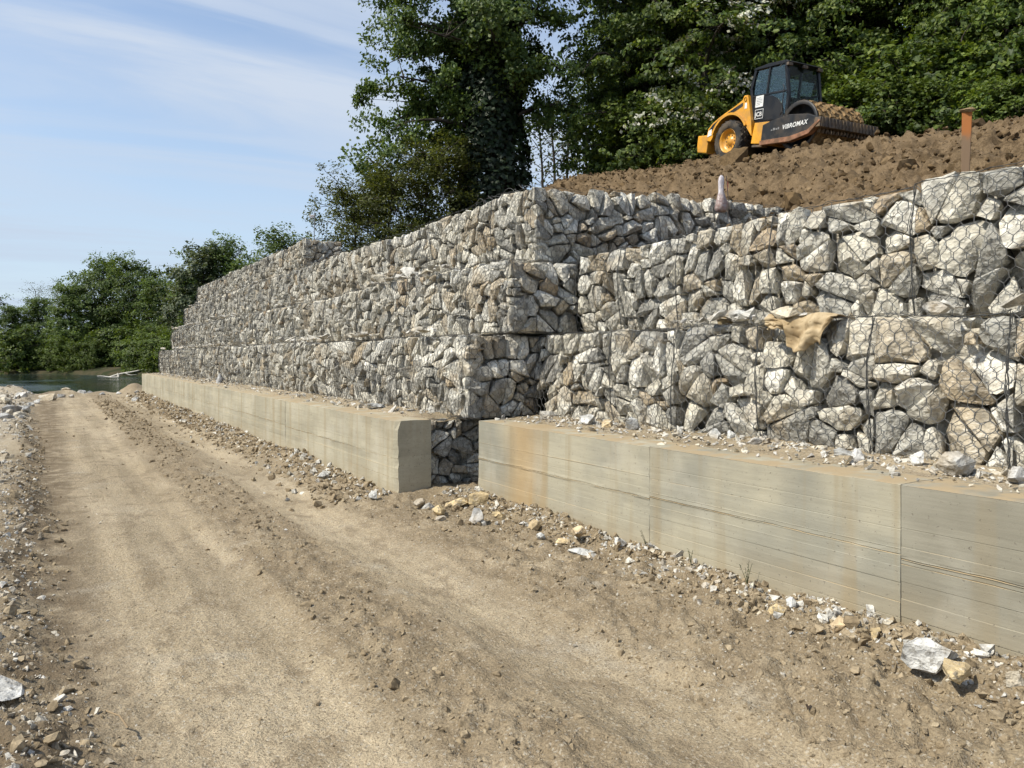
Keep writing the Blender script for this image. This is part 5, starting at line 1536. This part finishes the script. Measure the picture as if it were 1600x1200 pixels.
# cab
cb = empty('cab', (-0.20, -0.17, 0)); cb.parent = roller
W = 0.57
side_out = [(0.88, 1.06), (0.68, 1.95), (0.80, 2.46), (1.94, 2.46), (2.12, 1.72), (2.10, 1.08)]
def bar(name, a, b, w, y, t, mat=CABBLK, par=None):
    a, b = np.array(a), np.array(b); d = (b - a) / np.linalg.norm(b - a); n = np.array([-d[1], d[0]]) * w / 2
    return prism(name, [tuple(a + n), tuple(b + n), tuple(b - n), tuple(a - n)], y - t / 2, y + t / 2, mat, par or cb, 0.006)
for s in (-1, 1):
    y = s * W
    bar('rear_post', (0.90, 1.06), (0.70, 1.97), 0.09, y, 0.08); bar('rear_post', (0.70, 1.95), (0.82, 2.46), 0.09, y, 0.08)
    bar('middle_post', (1.32, 1.74), (1.36, 2.46), 0.06, y, 0.06)
    bar('front_post', (2.14, 1.55), (1.94, 2.46), 0.08, y, 0.08); bar('front_post', (2.12, 1.06), (2.14, 1.57), 0.08, y, 0.08)
    bar('door_rail', (0.76, 1.74), (2.10, 1.72), 0.05, y, 0.05)
    # black lower door panel with a curved upper edge and a window below the rail
    arcp = [(1.28 + 0.72 * math.sin(q), 1.70 - 0.62 * (1 - math.cos(q))) for q in np.linspace(0, R_(88), 10)]
    dp = prism('door_panel', [(0.86, 1.08), (0.78, 1.70)] + arcp + [(2.06, 1.02), (1.95, 0.98)], y - 0.02, y + 0.02, CABBLK, cb)
    for nm, pf in (('side_window', [(0.80, 1.77), (1.29, 1.76), (1.33, 2.42), (0.86, 2.42)]), ('side_window', [(1.36, 1.76), (2.06, 1.75), (1.91, 2.42), (1.40, 2.42)]), ('door_window', arcp + [(2.08, 1.10), (2.09, 1.69), (1.30, 1.70)])):
        prism(nm, pf, y - 0.004 + s * 0.004, y + 0.004 + s * 0.004, GLASS, cb)
    if s < 0:
        sheet = prism('notice_sheet', [(0.92, 1.42), (1.22, 1.42), (1.22, 1.73), (0.92, 1.73)], y - 0.030, y - 0.026, WHITE, cb)
        for r_, (u0, u1) in enumerate(((0.97, 1.12), (0.96, 1.18), (0.96, 1.16), (0.97, 1.18), (0.96, 1.10))):
            prism('print_line', [(u0, 1.655 - r_ * 0.045), (u1, 1.655 - r_ * 0.045), (u1, 1.675 - r_ * 0.045), (u0, 1.675 - r_ * 0.045)], y - 0.0325, y - 0.0305, simple('print_grey', (0.35, 0.36, 0.38), 0.8), cb)
for x, a, b, nm in ((2.135, 1.10, 1.58, 'front_window'), (0.0, 0, 0, '')):
    if nm:
        bm = bmesh.new()
        q = [bm.verts.new(c) for c in ((2.14, -W + .04, 1.10), (2.14, W - .04, 1.10), (2.15, W - .04, 1.58), (2.15, -W + .04, 1.58))]; bm.faces.new(q)
        q2 = [bm.verts.new(c) for c in ((1.95, -W + .04, 2.44), (1.95, W - .04, 2.44))]; bm.faces.new([q[3], q[2], q2[1], q2[0]])
        bm_obj('front_window', bm, GLASS, cb)
bm = bmesh.new(); q = [bm.verts.new(c) for c in ((0.71, -W + .04, 1.97), (0.71, W - .04, 1.97), (0.83, W - .04, 2.44), (0.83, -W + .04, 2.44))]; bm.faces.new(q); bm_obj('rear_window', bm, GLASS, cb)
prism('rear_panel', [(0.86, 1.06), (0.66, 1.95), (0.70, 1.96), (0.90, 1.07)], -W + 0.04, W - 0.04, CABBLK, cb)
box('cab_floor', 0.84, 2.14, -W, W, 0.98, 1.07, CABBLK, cb)
box('front_panel', 2.10, 2.16, -W + .04, W - .04, 1.04, 1.14, CABBLK, cb)
prism('roof', [(0.74, 2.45), (0.78, 2.51), (1.30, 2.55), (1.95, 2.53), (2.06, 2.47), (1.98, 2.44)], -W - 0.05, W + 0.05, CABBLK, cb, 0.015)
for yy in (-0.55, 0.0, 0.55): box('work_lamp', 1.99, 2.07, yy - 0.08, yy + 0.08, 2.37, 2.45, STEEL, cb, 0.01)
prism('operator_seat', [(1.02, 1.07), (1.42, 1.07), (1.42, 1.40), (1.20, 1.44), (1.08, 1.95), (0.98, 1.94)], -0.24, 0.24, BLK, cb, 0.03)
prism('console', [(1.80, 1.07), (1.92, 1.07), (1.84, 1.62), (1.74, 1.60)], -0.10, 0.10, BLK, cb, 0.01)
v_, f_ = tube_mesh([(np.array([[1.74 + 0.06 * math.sin(a), 0.19 * math.cos(a), 1.66 + 0.17 * math.sin(a)] for a in np.linspace(0, 2 * math.pi, 20)]), 0.014)], 6)
obj('steering_wheel', fast_mesh('steering_wheel', v_, f_), BLK, cb)
v_, f_ = tube_mesh([(np.array([[1.96, -0.72, 2.40], [2.05, -0.86, 2.34], [2.05, -0.88, 2.28]]), 0.012)], 6)
mr = obj('mirror', fast_mesh('mirror', v_, f_), BLK, cb)
v_, f_ = tube_mesh([(np.array([[2.05, -0.74, 1.05], [2.17, -0.80, 1.1], [2.17, -0.80, 1.75], [2.06, -0.74, 1.85]]), 0.014)], 6)
obj('grab_rail', fast_mesh('grab_rail', v_, f_), BLK, cb)

# drum frame and drum
DX, DZ, DR = 2.50, 0.70, 0.62
plate = [(1.34, 0.40), (1.36, 0.84), (1.70, 0.92), (2.30, 1.00), (2.95, 0.93), (3.30, 0.80), (3.36, 0.72), (3.02, 0.50), (2.40, 0.40)]
lowb = [(1.33, 0.30), (1.335, 0.42), (2.40, 0.42), (3.01, 0.52), (3.355, 0.74), (3.40, 0.70), (3.06, 0.42), (2.42, 0.29)]
fr_ = prism('drum_frame', plate, -1.02, -0.90, BLK, roller, 0.015)
fr2 = prism('drum_frame', plate, 0.90, 1.02, BLK, roller, 0.015)
prism('lower_flange', lowb, -1.06, -0.88, RUST, fr_, 0.01)
prism('lower_flange', lowb, 0.88, 1.06, RUST, fr2, 0.01)
box('rear_crossbeam', 1.32, 1.52, -0.90, 0.90, 0.42, 0.84, BLK, roller)
beam = box('front_crossbeam', 3.20, 3.40, -1.04, 1.04, 0.56, 0.80, STEEL, roller, 0.012)
for k in range(17): box('rib', 3.402, 3.422, -0.98 + k * 0.1225 - 0.014, -0.98 + k * 0.1225 + 0.014, 0.57, 0.785, STEEL, beam, 0)
for k in range(15): prism('scraper_tooth', [(3.18, 0.45), (3.24, 0.45), (3.28, 0.58), (3.20, 0.58)], -0.86 + k * 0.1228 - 0.028, -0.86 + k * 0.1228 + 0.028, STEEL, beam)
drum = lathe_y('drum', [(0.09, -0.66), (0.55, -0.66), (0.57, -0.84), (DR, -0.86), (DR + 0.004, -0.6), (DR + 0.008, 0.0), (DR + 0.004, 0.6), (DR, 0.86), (0.57, 0.84), (0.55, 0.66), (0.09, 0.66)], DX, DZ, MUD, roller, 56)
pads = []
r4 = np.random.default_rng(2)
for row in range(9):
    y = -0.74 + row * 0.185
    for k in range(16):
        a = 2 * math.pi * (k + 0.5 * (row % 2)) / 16 + r4.normal(0, 0.01)
        e_r = np.array([math.cos(a), 0, math.sin(a)]); e_t = np.array([-math.sin(a), 0, math.cos(a)])
        pads.append((np.array([DX, y, DZ]) + e_r * (DR + 0.02), e_t * 0.062, np.array([0, 0.050, 0]), e_r * 0.030 * r4.uniform(0.7, 1.2), 0.75))
pd = blocks('drum_pads', pads, MUD, drum); pd['kind'] = 'stuff'
P = []
for k in range(2200):
    a = r4.uniform(R_(0), R_(200)); P.append((DX + (DR + 0.0) * math.cos(a), r4.uniform(-0.84, 0.84), DZ + DR * math.sin(a)))
mc = scatter('mud_crumbs', np.array(P), np.clip(r4.lognormal(math.log(0.045), 0.5, 2200), 0.015, 0.12), MUD, 50, TPL, 0.5); mc.parent = drum
rimr = lathe_y('drum_rim', [(0.55, -0.845), (0.645, -0.875), (0.655, -0.84), (0.555, -0.80)], DX, DZ, BLK, drum, 56)
lathe_y('drum_end', [(0.0, -0.675), (0.548, -0.675), (0.572, -0.852)], DX, DZ, BLK, drum, 40)
lathe_y('drum_hub', [(0.0, -0.90), (0.16, -0.90), (0.20, -0.84), (0.22, -0.66)], DX, DZ, BLK, drum, 24)

def lettering(name, txt, size, loc, parent, mat, shear=0.0, space=1.0):
    cu = bpy.data.curves.new(name, 'FONT'); cu.body = txt; cu.size = size; cu.extrude = 0.002; cu.shear = shear; cu.space_character = space; cu.offset = size * 0.018
    tmp = bpy.data.objects.new(name + '_curve', cu); COL.objects.link(tmp)
    bpy.context.view_layer.update()
    me = bpy.data.meshes.new_from_object(tmp.evaluated_get(bpy.context.evaluated_depsgraph_get()))
    bpy.data.objects.remove(tmp, do_unlink=True)
    o = obj(name, me, mat, parent)
    return o
# text reads along +x on the machine's right side (facing -y)
lt = lettering('lettering', 'VIBROMAX', 0.165, None, fr_, WHITE, 0.25, 1.06); lt.rotation_euler = (R_(90), R_(-3), 0); lt.location = (2.10, -1.026, 0.63)
FADED = simple('faded_print', (0.20, 0.20, 0.20), 0.7)
for k, (u, w_, h_) in enumerate(((1.70, 0.05, 0.035), (1.77, 0.08, 0.07), (1.87, 0.06, 0.05), (1.95, 0.05, 0.07))):
    prism('worn_decal', [(u, 0.64 + 0.05 * (u - 1.7)), (u + w_, 0.64 + 0.05 * (u - 1.7)), (u + w_, 0.64 + h_), (u, 0.64 + h_)], -1.0265, -1.0225, FADED, fr_)
bdg = prism('badge', [(0.93, 1.10), (1.25, 1.10), (1.25, 1.36), (0.93, 1.36)], -W - 0.026, -W - 0.022, WHITE, cb)
prism('badge_field', [(0.945, 1.115), (1.235, 1.115), (1.235, 1.345), (0.945, 1.345)], -W - 0.0285, -W - 0.0265, CABBLK, cb)
lt = lettering('lettering', 'JCB', 0.165, None, cb, WHITE, 0.0); lt.rotation_euler = (R_(90), 0, 0); lt.location = (0.955, -W - 0.031, 1.17)
